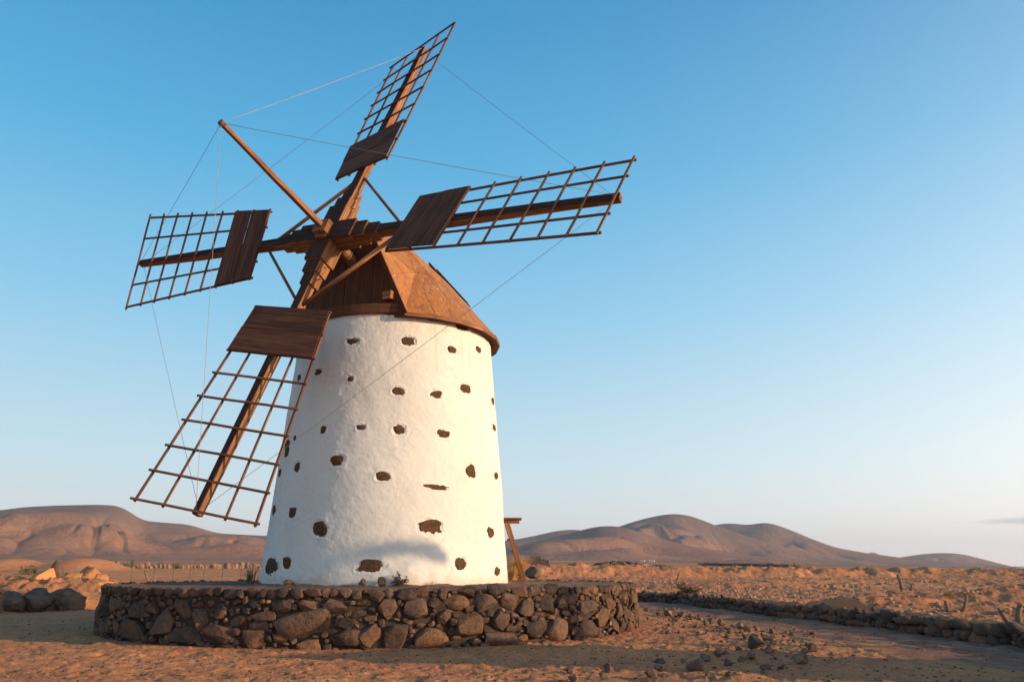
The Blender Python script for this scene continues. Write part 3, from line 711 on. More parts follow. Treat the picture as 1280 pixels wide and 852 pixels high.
# ---- cap
ER, EZ = 3.46, 8.98
GG = 2.72                                        # the gable stands this far in front of the tower axis
def gable_pt(lat, z): return V(TW[0], TW[1], 0) + NH * GG + H_ * lat + ZZ * z
lat_c = math.sqrt(ER ** 2 - GG ** 2)
LATT, ZTOP = .86, 11.58
APEX = V(TW[0], TW[1], 12.82) + NH * .25
FR, FL = gable_pt(LATT, ZTOP), gable_pt(-LATT, ZTOP)
def build_cap():
    a0 = math.atan2(GG, lat_c)
    angs = np.linspace(a0, -math.pi - a0, 19); n = len(angs) - 1
    vs, fs, gr, tone = [], [], [], []
    axis = V(TW[0], TW[1], 0)
    def ring(k, rr, z): return axis + (H_ * math.cos(angs[k]) + NH * math.sin(angs[k])) * rr + ZZ * z
    def mid(k):
        if k in (0, n): return (ring(k, ER, EZ) + (FR if k == 0 else FL)) / 2
        if k in (1, n - 1): return (ring(k, ER, EZ) + APEX) / 2
        return ring(k, ER * .54, EZ + (12.82 - EZ) * .50) + NH * .125
    g = np.random.default_rng(3)
    def sheet(poly):
        b = len(vs); poly = [V(p) for p in poly]; c = sum(poly) / len(poly)
        up = unit((poly[-1] + poly[-2]) / 2 - (poly[0] + poly[1]) / 2); ac = unit(poly[1] - poly[0]); tn = g.uniform(0, 1); off = g.uniform(-20, 20, 2)
        nr = unit(np.cross(poly[1] - poly[0], poly[2] - poly[0])); lift = nr * g.uniform(-.006, .006)
        for p in poly:
            q = c + (p - c) * (1 - .010 / max(.3, np.linalg.norm(p - c))) + lift
            vs.append(q); gr.append(((p - poly[0]) @ up + off[0], (p - poly[0]) @ ac + off[1], 0)); tone.append(tn)
        fs.append(tuple(range(b, b + len(poly))))
    for k in range(n):
        e0, e1 = ring(k, ER, EZ), ring(k + 1, ER, EZ); m0, m1 = mid(k), mid(k + 1)
        if k == 0: sheet([e0, e1, m1, m0]); sheet([m0, m1, FR]); sheet([m1, APEX, FR])
        elif k == n - 1: sheet([e0, e1, m1, m0]); sheet([m0, m1, FL]); sheet([m0, FL, APEX])
        else:
            h0, h1 = (e0 + m0) / 2, (e1 + m1) / 2
            if k % 3 == 1: sheet([e0, e1, h1, h0]); sheet([h0, h1, m1, m0])
            else: sheet([e0, e1, m1, m0])
            sheet([m0, m1, APEX])
    sheet([FL, FR, APEX])
    o = mesh_from('cap_roof', vs, fs, M['roof'], None, {'grain': ('FLOAT_VECTOR', gr), 'tone': ('FLOAT', tone)})
    import bmesh
    bm = bmesh.new(); bm.from_mesh(o.data)
    cen = Vector(TW) + Vector((0, 0, EZ))
    for f in bm.faces:
        if f.normal.dot(f.calc_center_median() - cen) < 0: f.normal_flip()
    bm.to_mesh(o.data); bm.free()
    sd = o.modifiers.new('thick', 'SOLIDIFY'); sd.thickness = .035; sd.offset = -1
    settle(o)
    def sub(mb, name, mat, bevel=0.0):
        q = settle(mb.build(name, mat, bevel=bevel)); q.parent = o; q.matrix_parent_inverse = Matrix.Identity(4); return q
    # dark lining under the boards, so that the joints read as joints
    lv = [ring(k, ER - .12, EZ + .02) for k in range(n + 1)] + [APEX - ZZ * .16]; lf = [(k, k + 1, n + 1) for k in range(1, n - 1)]
    lin = settle(mesh_from('roof_lining', lv, lf, M['gable'], None, {'grain': ('FLOAT_VECTOR', lv)})); lin.parent = o; lin.matrix_parent_inverse = Matrix.Identity(4)
    mb = MB()
    for k in range(n):
        e0, e1 = ring(k, ER + .015, EZ - .07), ring(k + 1, ER + .015, EZ - .07); md = (angs[k] + angs[k + 1]) / 2; out = H_ * math.cos(md) + NH * math.sin(md)
        mb.slab([e0 - ZZ * .055, e1 - ZZ * .055, e1 + ZZ * .075, e0 + ZZ * .075], out, .025, e1 - e0)
    sub(mb, 'eave_fascia', M['timber'])
    mb = MB()
    for k in range(n):
        e0, e1 = ring(k, ER, EZ - .085), ring(k + 1, ER, EZ - .085); i0, i1 = ring(k, TR1 - .15, EZ - .075), ring(k + 1, TR1 - .15, EZ - .075)
        mb.slab([e0, e1, i1, i0], ZZ, .02, e1 - e0)
    sub(mb, 'eave_soffit', M['gable'])
    # gable wall of vertical boards
    slope = lambda l: EZ - .1 + (ZTOP - EZ + .1) * min(1.0, max(0.0, (lat_c - .02 - abs(l)) / (lat_c - .02 - LATT)))
    edges = [-lat_c + .03, -1.45, -LATT, -.2, .45, LATT, 1.5, lat_c - .03]; mb = MB()
    for l0, l1 in zip(edges[:-1], edges[1:]):
        l0, l1 = l0 + .006, l1 - .006; dz = RNG.uniform(-.010, .010); b0 = EZ - .12
        mb.slab([p + NH * (dz - .07) for p in (gable_pt(l0, b0), gable_pt(l1, b0), gable_pt(l1, max(slope(l1), b0 + .01)), gable_pt(l0, max(slope(l0), b0 + .01)))], NH, .04, ZZ)
    sub(mb, 'gable_boards', M['gable'])
    for sgn, ft in ((1, FR), (-1, FL)):
        mb = MB(); a = gable_pt(sgn * lat_c, EZ + .02); ax = unit(ft - a); side = np.cross(ax, NH)
        mb.beam(a - ax * .10 + NH * .03, ft + ax * .03 + NH * .03, .15, .045, side); sub(mb, 'barge_board', M['gable'], .006)
    mb = MB(); mb.beam(gable_pt(-LATT - .1, ZTOP) + NH * .03, gable_pt(LATT + .1, ZTOP) + NH * .03, .15, .045, ZZ); sub(mb, 'barge_board', M['gable'], .006)
    # curved curb that closes the tower rim in front of the gable, with its plank deck
    fa = np.linspace(a0 + .05, math.pi - a0 - .05, 15); mb = MB(); md_ = MB()
    for u, w in zip(fa[:-1], fa[1:]):
        pu, pw = H_ * math.cos(u) + NH * math.sin(u), H_ * math.cos(w) + NH * math.sin(w); out = unit(pu + pw)
        mb.slab([axis + pu * 3.25 + ZZ * (EZ - .01), axis + pw * 3.25 + ZZ * (EZ - .01), axis + pw * 3.25 + ZZ * (EZ + .30), axis + pu * 3.25 + ZZ * (EZ + .30)], out, .045, pw - pu)
        md_.slab([axis + pu * 3.24 + ZZ * (EZ + .27), axis + pw * 3.24 + ZZ * (EZ + .27), axis + H_ * math.cos(w) * 3.0 + NH * (GG - .05) + ZZ * (EZ + .31), axis + H_ * math.cos(u) * 3.0 + NH * (GG - .05) + ZZ * (EZ + .31)], ZZ, .03, pw - pu)
    sub(mb, 'rim_curb', M['gable'], .006); sub(md_, 'rim_deck', M['gable'])
    mb = MB(); mb.beam(gable_pt(1.42, 9.55) + NH * .06, gable_pt(1.75, 9.54) + NH * .09, .26, .22, ZZ); sub(mb, 'cross_beam', M['timber'], .01)
    # lifted roofing sheets near the silhouette on the right
    mb = MB()
    for (k, f0, f1, w0, w1, dz) in ((4, .30, .62, .05, .95, .10), (5, .40, .72, .05, .9, .12)):
        def rp(kk, w, fr):
            a = angs[kk] + (angs[kk + 1] - angs[kk]) * w; e = axis + (H_ * math.cos(a) + NH * math.sin(a)) * ER + ZZ * EZ
            return e + (APEX - e) * fr
        nr = unit(np.cross(rp(k, 1, 0) - rp(k, 0, 0), rp(k, .5, 1) - rp(k, .5, 0))); nr = nr if nr[2] > 0 else -nr
        mb.slab([rp(k, w0, f0) + nr * dz, rp(k, w1, f0) + nr * (dz + .02), rp(k, w1, f1) + nr * (dz + .05), rp(k, w0, f1) + nr * (dz + .05)], nr, .03, rp(k, 1, 0) - rp(k, 0, 0))
    sub(mb, 'roof_patch', M['gable'])
build_cap()

# ---- shaft, hub and stocks
mb = MB(); mb.tube([OC + N * 2.0, OC + N * 3.9], [.19, .17], 20); settle(mb.build('windshaft', M['timber'], smooth=False))
mb = MB(); mb.tube([OC + N * 3.05, OC + N * 3.15], [.205, .205], 20); mb.tube([OC + N * 3.35, OC + N * 3.43], [.20, .20], 20)
settle(mb.build('shaft_band', M['rust']))
mb = MB()
mb.beam(HUB - N * .05, HUB + N * .62, .50, .46, ARM_R)
mb.beam(HUB + N * .30 - ARM_U * .34, HUB + N * .30 - ARM_U * .20, .42, .34, ARM_R)
settle(mb.build('hub_block', M['timber'], bevel=.012))
TIP = V(-7.69, 18.305, 12.94)
mb = MB(); b0 = HUB + N * .42 + ARM_U * .02
mb.beam(b0, TIP, .165, .165, ARM_R, .11, .11, 4, .004); bs = settle(mb.build('bowsprit', M['timber'], bevel=.008))
mb = MB(); ax = unit(TIP - b0); mb.tube([TIP - ax * .10, TIP + ax * .05], .085, 12); mb.tube([TIP - ax * .02 - U_ * .11, TIP - ax * .02 + U_ * .11], .02, 8)
cp = settle(mb.build('bowsprit_collar', M['rust'])); cp.parent = bs; cp.matrix_parent_inverse = Matrix.Identity(4)

LEN = {'U': 9.173 + .081, 'R': 9.173 + .219, 'L': 9.173 - .201, 'D': 9.173 - .098}
TWI = {'U': 16.41, 'R': 14.67, 'L': 17.99, 'D': 16.47}
RIN, WO, WI, TIN = 2.883, 1.798, 1.259, -4.998
def sail(key):
    d = {'U': ARM_U, 'R': ARM_R, 'L': -ARM_R, 'D': -ARM_U}[key]; s = {'U': ARM_R, 'D': ARM_R, 'R': ARM_U, 'L': ARM_U}[key]
    sg = {'U': 1, 'D': -1, 'R': -1, 'L': 1}[key]; L = LEN[key]
    zoff = .03 if key in 'RL' else 0.0
    m = MB(); c0 = HUB + N * zoff
    m.beam(c0 + d * .02, c0 + d * (L + .06), .31, .30, s, .20, .19, 6, .006)
    # stepped reinforcing timbers round the hub
    m.beam(c0 + d * .0 + N * .02, c0 + d * 1.08 + N * .02, .68, .62, s); m.beam(c0 + d * .01 + N * .01, c0 + d * 1.50 + N * .01, .54, .50, s)
    m.beam(c0 + d * .02 - N * .01, c0 + d * 1.92 - N * .01, .42, .40, s)
    cb = MB()  # thin strips that put the shade of the unlit front into colour
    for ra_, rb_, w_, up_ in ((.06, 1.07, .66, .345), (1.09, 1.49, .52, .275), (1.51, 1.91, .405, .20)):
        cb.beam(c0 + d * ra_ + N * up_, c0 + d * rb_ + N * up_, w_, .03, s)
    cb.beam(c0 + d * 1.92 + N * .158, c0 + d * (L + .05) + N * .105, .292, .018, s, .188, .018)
    for rr in (.75, 1.2, 1.65): m.tube([c0 + d * rr - s * .34, c0 + d * rr + s * .34], .022, 6)
    st = settle(m.build('sail_stock', M['timber'], bevel=.012))
    co = settle(cb.build('shade_front_board', M['shade_front'], bevel=.004)); co.parent = st; co.matrix_parent_inverse = Matrix.Identity(4)
    def basis(rr):
        t = (rr - RIN) / (L - RIN); tw = R(TWI[key] + TIN * (1 - t)) * sg; w = WI + (WO - WI) * t
        return s * math.cos(tw) + N * math.sin(tw), -s * math.sin(tw) + N * math.cos(tw), w
    def pt(rr, a, up=0.0):
        sv, nv, w = basis(rr); return c0 + N * .12 + d * rr + sv * a * w + nv * up
    rs = np.linspace(RIN, L, 9)
    lm = MB()
    for a in (-.965, -.5, .5, .965):
        pts = [pt(r, a, .015) for r in np.linspace(RIN - .06, L + .07, 9)]
        for p, q in zip(pts[:-1], pts[1:]):
            e = unit(q - p); lm.beam(p - e * .004, q + e * .004, .066 if abs(a) > .9 else .056, .055, s)
    for i, r in enumerate(rs):
        sv, nv, w = basis(r); j = RNG.normal(0, .012, 2)
        lm.beam(pt(r + j[0], -1.035, .062), pt(r + j[1], 1.035, .062), .058, .052, d, None, None, 4, .006)
    lo = settle(lm.build('sail_lattice', M['lattice'], bevel=.006)); lo.parent = st; lo.matrix_parent_inverse = Matrix.Identity(4)
    for i in (0, 1):                                     # two wide boards fill the inner bays
        bm_ = MB(); ra, rb = rs[i] + (.009 if i else -.03), rs[i + 1] + (.035 if i else -.009)
        nv = basis(ra)[1]; up = .094 + .014 * i
        bm_.slab([pt(ra, -.99, up), pt(ra, .99, up), pt(rb, .99, up), pt(rb, -.99, up)], nv, .028, s, 6)
        bo = settle(bm_.build('sail_board', M['board'], bevel=.005)); bo.parent = st; bo.matrix_parent_inverse = Matrix.Identity(4)
    return c0 + d * (L - .05)
ends = {k: sail(k) for k in 'URLD'}
# diamond of struts between the stocks
DIR = {'U': ARM_U, 'R': ARM_R, 'L': -ARM_R, 'D': -ARM_U}
for (a0, b0), (a1, b1), r in (((-.17, 2.48), (-2.50, .18), .062), ((.15, 2.56), (2.56, .2), .048), ((-2.58, -.17), (-.2, -2.42), .048), ((.17, -2.56), (2.62, -.22), .070)):
    m = MB(); m.tube([HUB + ARM_R * a0 + ARM_U * b0, HUB + ARM_R * a1 + ARM_U * b1], r, 10)
    settle(m.build('strut', M['timber'], smooth=True))
# rigging: bowsprit to each sail end, and from sail end to sail end
def sag(a, b, s=.03, n=10): return [a + (b - a) * t - ZZ * s * 4 * t * (1 - t) for t in np.linspace(0, 1, n)]
for k in 'URLD':
    m = MB(); m.tube(sag(TIP, ends[k] + N * .12), .006 if k != 'U' else .008, 6); settle(m.build('rigging_wire', M['wire' if k in 'RL' else 'wire_sunlit'], smooth=True))
for a, b in ('UR', 'RD', 'DL', 'LU'):
    m = MB(); m.tube(sag(ends[a], ends[b]), .006, 6); settle(m.build('rigging_wire', M['wire'], smooth=True))

# ------------------------------------------------------------------ round stone platform
plat = empty('stone_platform', (PLc[0], PLc[1], 0))
tag(plat, 'round dry stone platform of dark basalt under the white windmill', 'stone platform')
def psettle(o): o.parent = plat; o.matrix_parent_inverse = Matrix.Translation((-PLc[0], -PLc[1], 0)); return o
def hit_cyl(px, py, r=PLR):
    d = ray(px, py); ox, oy = -PLc[0], -PLc[1]; a = d[0] ** 2 + d[1] ** 2; b = 2 * (ox * d[0] + oy * d[1]); c = ox * ox + oy * oy - r * r
    s = (-b - math.sqrt(max(b * b - 4 * a * c, 0))) / (2 * a); p = CAM + d * s
    return math.atan2(p[1] - PLc[1], p[0] - PLc[0]), p
Z7 = [(238,250,70,75),(225,335,90,85),(355,315,85,115),(515,295,80,90),(455,370,130,75),(605,365,120,80),(755,385,110,90),(980,320,230,110),(880,245,95,60),(1010,240,90,60),(1130,245,100,65),(1170,320,110,45),(810,290,100,45),(790,330,80,45),(1190,385,170,85),(310,245,50,60),(765,228,60,40)]
Z8 = [(115,245,85,85),(245,250,100,100),(325,220,60,45),(425,218,100,55),(550,215,105,70),(655,215,75,65),(730,235,75,75),(820,225,65,70),(885,220,60,65),(935,198,45,45),(1000,240,75,70),(475,320,110,100),(150,360,120,110),(315,370,140,80),(30,365,110,100),(620,370,140,55),(770,340,80,75),(870,335,105,100),(995,330,85,75),(1060,285,55,90),(66,182,80,60),(270,170,90,50),(360,178,50,55),(470,170,90,45),(600,160,80,45),(700,170,60,45),(200,180,90,55),(845,160,50,45),(760,165,60,45)]
def build_platform():
    S, Zc, A, B = [], [], [], []
    for lst, ox, oy, sc in ((Z7, 100, 690, 3.5556), (Z8, 450, 690, 3.459)):
        for x, y, w, h in lst:
            th, p = hit_cyl(x / sc + ox, y / sc + oy); m = p[1] / F_PX / sc
            out = V(math.cos(th), math.sin(th)); fore = max(.3, abs(out @ unit(p[:2])))
            S.append(th * PLR); Zc.append(p[2]); A.append(w * m / fore / 2); B.append(h * m / 2)
    C = 2 * math.pi * PLR
    def tryfill(n, a0, a1, b0, b1, z0, z1, k):
        for _ in range(n):
            s = RNG.uniform(-C / 2, C / 2); z = RNG.uniform(z0, z1); a = RNG.uniform(a0, a1); b = RNG.uniform(b0, b1)
            if z + b > PLZ + .01 or z - b < -.12: continue
            ds = np.abs(np.array(S) - s); ds = np.minimum(ds, C - ds)
            if np.any((ds / (np.array(A) + a)) ** 2 + ((np.array(Zc) - z) / (np.array(B) + b)) ** 2 < k): continue
            S.append(s); Zc.append(z); A.append(a); B.append(b)
    # coping course first
    s = -C / 2
    while s < C / 2 - .1:
        a = RNG.uniform(.09, .2); b = RNG.uniform(.085, .12)
        z = PLZ - b + RNG.uniform(-.02, .025); ds = np.abs(np.array(S) - (s + a)); 
        if not np.any((ds / (np.array(A) + a)) ** 2 + ((np.array(Zc) - z) / (np.array(B) + b)) ** 2 < .72):
            S.append(s + a); Zc.append(z); A.append(a); B.append(b)
        s += 2 * a * .93
    tryfill(2600, .17, .29, .15, .24, .0, 1.0, .93)
    tryfill(5000, .09, .18, .05, .10, -.05, 1.15, .86)
    tryfill(6000, .07, .12, .06, .10, -.05, 1.15, .82)
    n_big = len(S)
    tryfill(9000, .04, .08, .03, .06, -.05, 1.18, .80)
    pile = Pile(); small = Pile()
    for i, (s, z, a, b) in enumerate(zip(S, Zc, A, B)):
        th = s / PLR; out = V(math.cos(th), math.sin(th), 0); tan = V(-math.sin(th), math.cos(th), 0)
        front = out.dot(V(.16, -.987, 0)) > -.15
        v, f = rock((3 if a > .13 else 2) if front else (2 if a > .1 else 1), 13, .07, 1000 + i, .60, .95, RNG.uniform(.42, .72))
        dep = min(a, b) * RNG.uniform(.75, 1.0); rot = RNG.normal(0, .14)
        x = v[:, 0] * a * 1.06; zz = v[:, 2] * b * 1.06; xr = x * math.cos(rot) - zz * math.sin(rot); zr = x * math.sin(rot) + zz * math.cos(rot)
        batter = .05 * (1 - z / PLZ)
        rad = PLR - .085 - dep * .45 + RNG.normal(0, .015) + batter
        W = V(PLc[0], PLc[1], z) + np.outer(xr, tan) + np.outer(zr, ZZ) + np.outer(rad + v[:, 1] * dep, out)
        (pile if i < n_big else small).add(W, f)
    psettle(pile.build('wall_stones', M['wall_stone'], None, True))
    psettle(small.build('chinking_stones', M['mortar_bits']))['kind'] = 'stuff'
    th = np.linspace(0, 2 * np.pi, 400, endpoint=False); zs = np.linspace(-.2, PLZ - .06, 24)
    T, Zm = np.meshgrid(th, zs); r = PLR - .135 + .02 * fbm(np.cos(T) * 30, np.sin(T) * 30, Zm * 4, 3, 300)
    P = np.stack([PLc[0] + r * np.cos(T), PLc[1] + r * np.sin(T), Zm], -1).reshape(-1, 3); idx = np.arange(T.size).reshape(T.shape); nx = np.roll(idx, -1, 1)
    psettle(mesh_from('earth_core', P, np.stack([idx[:-1], nx[:-1], nx[1:], idx[1:]], -1).reshape(-1, 4), M['core'], None, None, True))
    rr = np.concatenate([np.linspace(2.2, PLR - .3, 90), np.linspace(PLR - .28, PLR - .10, 5)])
    T, Rm = np.meshgrid(np.linspace(0, 2 * np.pi, 700, endpoint=False), rr); x = PLc[0] + Rm * np.cos(T); y = PLc[1] + Rm * np.sin(T)
    dt = np.hypot(x - TW[0], y - TW[1])
    z = PLZ - .045 + .020 * fbm(x * 2, y * 2, seed=310, oct=4) + .012 * vnoise(x * 9, y * 9, seed=311) + .03 * np.exp(-np.maximum(dt - 3.8, 0) / .3) * (1 + .7 * vnoise(x * 1.4, y * 1.4, seed=312)) - .05 * sstep(PLR - .25, PLR - .12, Rm)
    idx = np.arange(T.size).reshape(T.shape); nx = np.roll(idx, -1, 1)
    psettle(mesh_from('gravel_top', np.stack([x, y, z], -1).reshape(-1, 3), np.stack([idx[:-1], nx[:-1], nx[1:], idx[1:]], -1).reshape(-1, 4), M['gravel_top'], None, None, True))
build_platform()

# ------------------------------------------------------------------ dry stone wall along the track
def build_dry_wall():
    w = empty('dry_stone_wall', (*wall_line[9], 0)); off = Matrix.Translation((-wall_line[9][0], -wall_line[9][1], 0))
    tag(w, 'low dark dry stone wall curving along the far side of the track', 'stone wall')
    pts = []
    line = wall_line[4:-1]
    for a, b in zip(line[:-1], line[1:]):
        n = max(1, int(np.linalg.norm(b - a) / .05)); pts += [a + (b - a) * i / n for i in range(n)]
    pts = np.array(pts); k = np.ones(41) / 41
    pts = np.stack([np.convolve(np.pad(pts[:, i], 20, 'edge'), k, 'valid') for i in (0, 1)], 1)
    L = np.concatenate([[0], np.cumsum(np.linalg.norm(np.diff(pts, axis=0), axis=1))])
    pile = Pile()
    for course in range(2):
        s = .0
        while s < L[-1] - .3:
            wd = RNG.uniform(.28, .62) if course == 0 else RNG.uniform(.24, .55); c = s + wd / 2
            p = V(np.interp(c, L, pts[:, 0]), np.interp(c, L, pts[:, 1])); q = V(np.interp(c + .1, L, pts[:, 0]), np.interp(c + .1, L, pts[:, 1]))
            t = unit(q - p); t3 = V(t[0], t[1], 0); o3 = V(t[1], -t[0], 0)
            h = RNG.uniform(.24, .33) if course == 0 else RNG.uniform(.18, .30)
            zb = hz(p[0] + o3[0] * .4, p[1] + o3[1] * .4) - .05 + (0 if course == 0 else .24)
            v, f = rock(2, 9, .08, int(RNG.integers(1e9)), .62, .95, .5); rot = RNG.normal(0, .06)
            x = v[:, 0] * wd * .54; z = v[:, 2] * h * .56
            P = V(p[0], p[1], zb + h / 2) + np.outer(x * math.cos(rot) - z * math.sin(rot), t3) + np.outer(x * math.sin(rot) + z * math.cos(rot), ZZ) + np.outer(v[:, 1] * .22 + RNG.normal(0, .025) + .05, o3)
            if not (course == 1 and RNG.random() < .06): pile.add(P, f)
            s += wd * .97
    for _ in range(500):                               # small stones packed into the joints
        c = RNG.uniform(0, L[-1]); p = V(np.interp(c, L, pts[:, 0]), np.interp(c, L, pts[:, 1])); q = V(np.interp(c + .1, L, pts[:, 0]), np.interp(c + .1, L, pts[:, 1])); t = unit(q - p); o2 = V(t[1], -t[0])
        v, f = rock(1, 5, .1, int(RNG.integers(1e9))); r = RNG.uniform(.05, .1)
        P = V(p[0] + o2[0] * .12, p[1] + o2[1] * .12, hz(p[0] + o2[0] * .4, p[1] + o2[1] * .4) + RNG.uniform(0, .5)) + v * r; pile.add(P, f)
    o = pile.build('wall_stones', M['dry_stone']); o.parent = w; o.matrix_parent_inverse = off
build_dry_wall()

# ------------------------------------------------------------------ boulders and rocks
def single_rock(name, mat, p, size, seed, label, cat, group=None, sub=3, sink=.18, cuts=9, rough=.12, rz=0):
    v, f = rock(sub, cuts, rough, seed, .42, .8)
    v = v * np.array(size) / 2
    o = mesh_from(name, v, f, mat, None, None, True); o.data.set_sharp_from_angle(angle=R(24))
    o.location = (p[0], p[1], p[2] + size[2] * (.5 - sink)); o.rotation_euler = (0, 0, rz)
    tag(o, label, cat, group); return o
def rock_px(name, mat, px, py, wpx, hpx, seed, label, cat, group=None, z=0.0, depth_scale=.9, **kw):
    p = on_ground(px, py, z); p[2] = hz(p[0], p[1]); m = p[1] / F_PX
    return single_rock(name, mat, p, (wpx * m * 1.05, wpx * m * depth_scale, hpx * m * 1.25), seed, label, cat, group, **kw)
for i, (px, py, w, h, lab) in enumerate([
        (-22, 766, 58, 30, 'grey boulder cut by the left picture edge, first of the shaded row'),
        (8, 764, 40, 26, 'small brownish boulder beside the left edge in the shaded row'),
        (40, 763, 44, 28, 'broad grey boulder in the middle of the shaded row at left'),
        (84, 762, 44, 27, 'grey rounded boulder beside the tall ochre rock'),
        (62, 756, 22, 26, 'narrow dark boulder wedged between the two broad grey boulders')]):
    rock_px('boulder', M['boulder'], px, py, w, h, 60 + i, lab, 'boulder', 'boulders edging the bank at left', sub=4, cuts=11, rough=.20)
p = on_ground(121, 757, 0)
rk = single_rock('ochre_rock', M['orange_rock'], (p[0], p[1], -.05), (1.75, 1.5, 1.8), 77, 'tall sunlit ochre rock just left of the stone platform', 'rock', None, 4, .14, 16, .10)
for i, (px, py, w, h, dy, lab) in enumerate([
        (20, 745, 46, 26, 2.0, 'large ochre bank rock above the left boulders'),
        (52, 742, 30, 22, 2.6, 'pale ochre slab leaning on the bank at left'),
        (78, 741, 34, 30, 2.2, 'cracked ochre rock beside the tall ochre rock'),
        (99, 743, 18, 18, 1.8, 'small ochre rock between the cracked rock and the tall one')]):
    q = on_ground(px, py + 14, 0); q = q + V(0, dy, 0); q[2] = hz(q[0], q[1]); m = q[1] / F_PX
    single_rock('ochre_rock', M['orange_rock'], q, (w * m, w * m * .9, h * m * 1.0), 90 + i, lab, 'rock', 'ochre rocks on the bank', 4, .42, 20, .10)
FG = [(45,360,40),(218,350,52),(62,398,50),(197,380,50),(405,372,62),(445,317,52),(440,347,38),(548,302,36),(645,297,44),(605,352,86),(745,317,46),(705,282,50),(850,297,50),(870,262,72),(930,274,50),(910,357,40),(985,337,30),(1060,292,50),(1065,312,60),(1125,262,56),(1090,277,40),(825,207,30),(870,202,34),(920,217,50),(835,175,46),(760,177,30),(720,152,40),(670,135,44),(620,124,30),(580,112,30),(540,107,36),(485,102,40),(440,97,26),(800,160,40),(900,187,26),(965,217,24),(1050,217,36),(940,177,30),(1000,197,26),(380,84,30),(690,332,24),(800,302,30),(750,388,34),(930,342,28),(575,342,30),(785,180,22),(650,140,24),(700,160,22),(745,165,26),(815,190,22),(880,225,24),(600,118,20),(470,100,18),(515,106,20)]
SPECIAL = {9: 'broad brown pyramid shaped rock, largest in the foreground scatter', 13: 'upright dark rock, tallest of the scatter beside the track', 14: 'flat reddish rock lying against the upright dark rock', 19: 'dark pointed rock at the right end of the scatter', 1: 'dark angular rock at the left of the foreground scatter', 4: 'low brown wedge rock near the bottom edge', 23: 'dark blocky rock midway up the line of verge stones'}
for i, (x, y, w) in enumerate(FG):
    dark = i in (0, 1, 5, 13, 19, 17, 16, 21, 23, 36)
    rock_px('loose_rock', M['dry_stone' if dark else 'rock'], x / 3.5556 + 700, y / 3.5556 + 740, w / 3.5556, w / 3.5556 * random.uniform(.5, .68) * (1.35 if i == 13 else 1), 500 + i,
            SPECIAL.get(i, 'small dark loose rock scattered on the verge of the track' if dark else 'small brown loose rock scattered on the verge of the track'), 'rock', 'loose rocks scattered beside the track', sub=3, cuts=16, rough=.12, rz=random.uniform(0, 6), sink=.12)
# stones leaning against the foot of the tower
def at_foot(px, gap, dz=0.0):
    p = hit_cone(px, 724); o = unit(V(p[0] - TW[0], p[1] - TW[1], 0)); q = V(TW[0], TW[1], 0) + o * (TR0 + gap); return V(q[0], q[1], PLZ - .02 + dz)
for i, (px, py, w, h, lab) in enumerate([(339, 730, 0, 0, ''), (455, 729, 10, 9, 'small pale stone at the foot of the white tower, left of the weed'), (478, 729, 11, 10, 'small grey stone at the foot of the white tower beside the weed'), (367, 730, 14, 8, 'dark stone at the shaded foot of the white tower'), (665, 722, 22, 15, 'dark rock on the platform rim right of the wooden steps')]):
    if not w: continue
    q = at_foot(px, .16) if i < 4 else on_ground(665, 724, PLZ - .02)
    m = q[1] / F_PX; single_rock('loose_stone', M['boulder' if i != 1 else 'rock'], q, (w * m, w * m, h * m * 1.2), 640 + i, lab, 'stone', None, 3, .15)

# scatter that nobody could count
def scatter(name, mat, n, sampler, smin, smax, label, cat, sub=1, flat=.7, power=2.5):
    pile = Pile(); shapes = [rock(sub, 6, .12, 3000 + i) for i in range(24)]
    X, Y = sampler(n); Zs = height(X, Y)
    for x, y, z in zip(X, Y, Zs):
        v, f = shapes[RNG.integers(24)]; s = smin + (smax - smin) * RNG.random() ** power; a = RNG.uniform(0, 6.28)
        w = v * s * np.array([RNG.uniform(.8, 1.3), RNG.uniform(.7, 1.1), flat * RNG.uniform(.7, 1.2)])
        w = np.stack([w[:, 0] * math.cos(a) - w[:, 1] * math.sin(a), w[:, 0] * math.sin(a) + w[:, 1] * math.cos(a), w[:, 2]], 1)
        pile.add(w + V(x, y, z + s * .15), f)
    o = pile.build(name, mat); o['kind'] = 'stuff'; tag(o, label, cat); return o
def samp_fore(n):
    X, Y = [], []
    while len(X) < n:
        d = 8 + 26 * RNG.random() ** 1.5; a = RNG.uniform(-36, 36); x, y = d * math.sin(R(a)), d * math.cos(R(a))
        if math.hypot(x - PLc[0], y - PLc[1]) < PLR + .1: continue
        X.append(x); Y.append(y)
    X, Y = np.array(X), np.array(Y); k = behind_wall(X, Y) < -.2
    return X[k], Y[k]
scatter('pebbles', M['rock'], 9000, samp_fore, .007, .038, 'pebbles strewn over the bare earth in front of the platform', 'pebbles')
def samp_verge(n):
    px = RNG.uniform(0, 1, n); t = px
    x0 = 815 + t * 190; y0 = 768 + 38 * t + RNG.normal(0, 6 + 9 * t, n)
    P = np.array([on_ground(a + RNG.normal(0, 14), max(b, 762)) for a, b in zip(x0, y0)]); return P[:, 0], P[:, 1]
scatter('verge_gravel', M['rock'], 420, samp_verge, .02, .09, 'small broken stones strewn between the track and the platform', 'gravel', flat=.8)
def samp_field(n):
    X = RNG.uniform(2, 34, n * 3); Y = RNG.uniform(14, 62, n * 3); s = behind_wall(X, Y)
    k = (s > .25) & (RNG.random(n * 3) < np.where(s < 7, 1, .22)) & (np.abs(np.degrees(np.arctan2(X, Y))) < 38)
    return X[k][:n], Y[k][:n]
scatter('rubble', M['rubble'], 4200, samp_field, .018, .10, 'pinkish rubble covering the ground behind the low dark wall', 'rubble', flat=.75)
def samp_bank(n):
    X = RNG.uniform(-34, -6, n * 2); Y = RNG.uniform(28, 60, n * 2); s = behind_wall(X, Y); k = s > .6
    return X[k][:n], Y[k][:n]
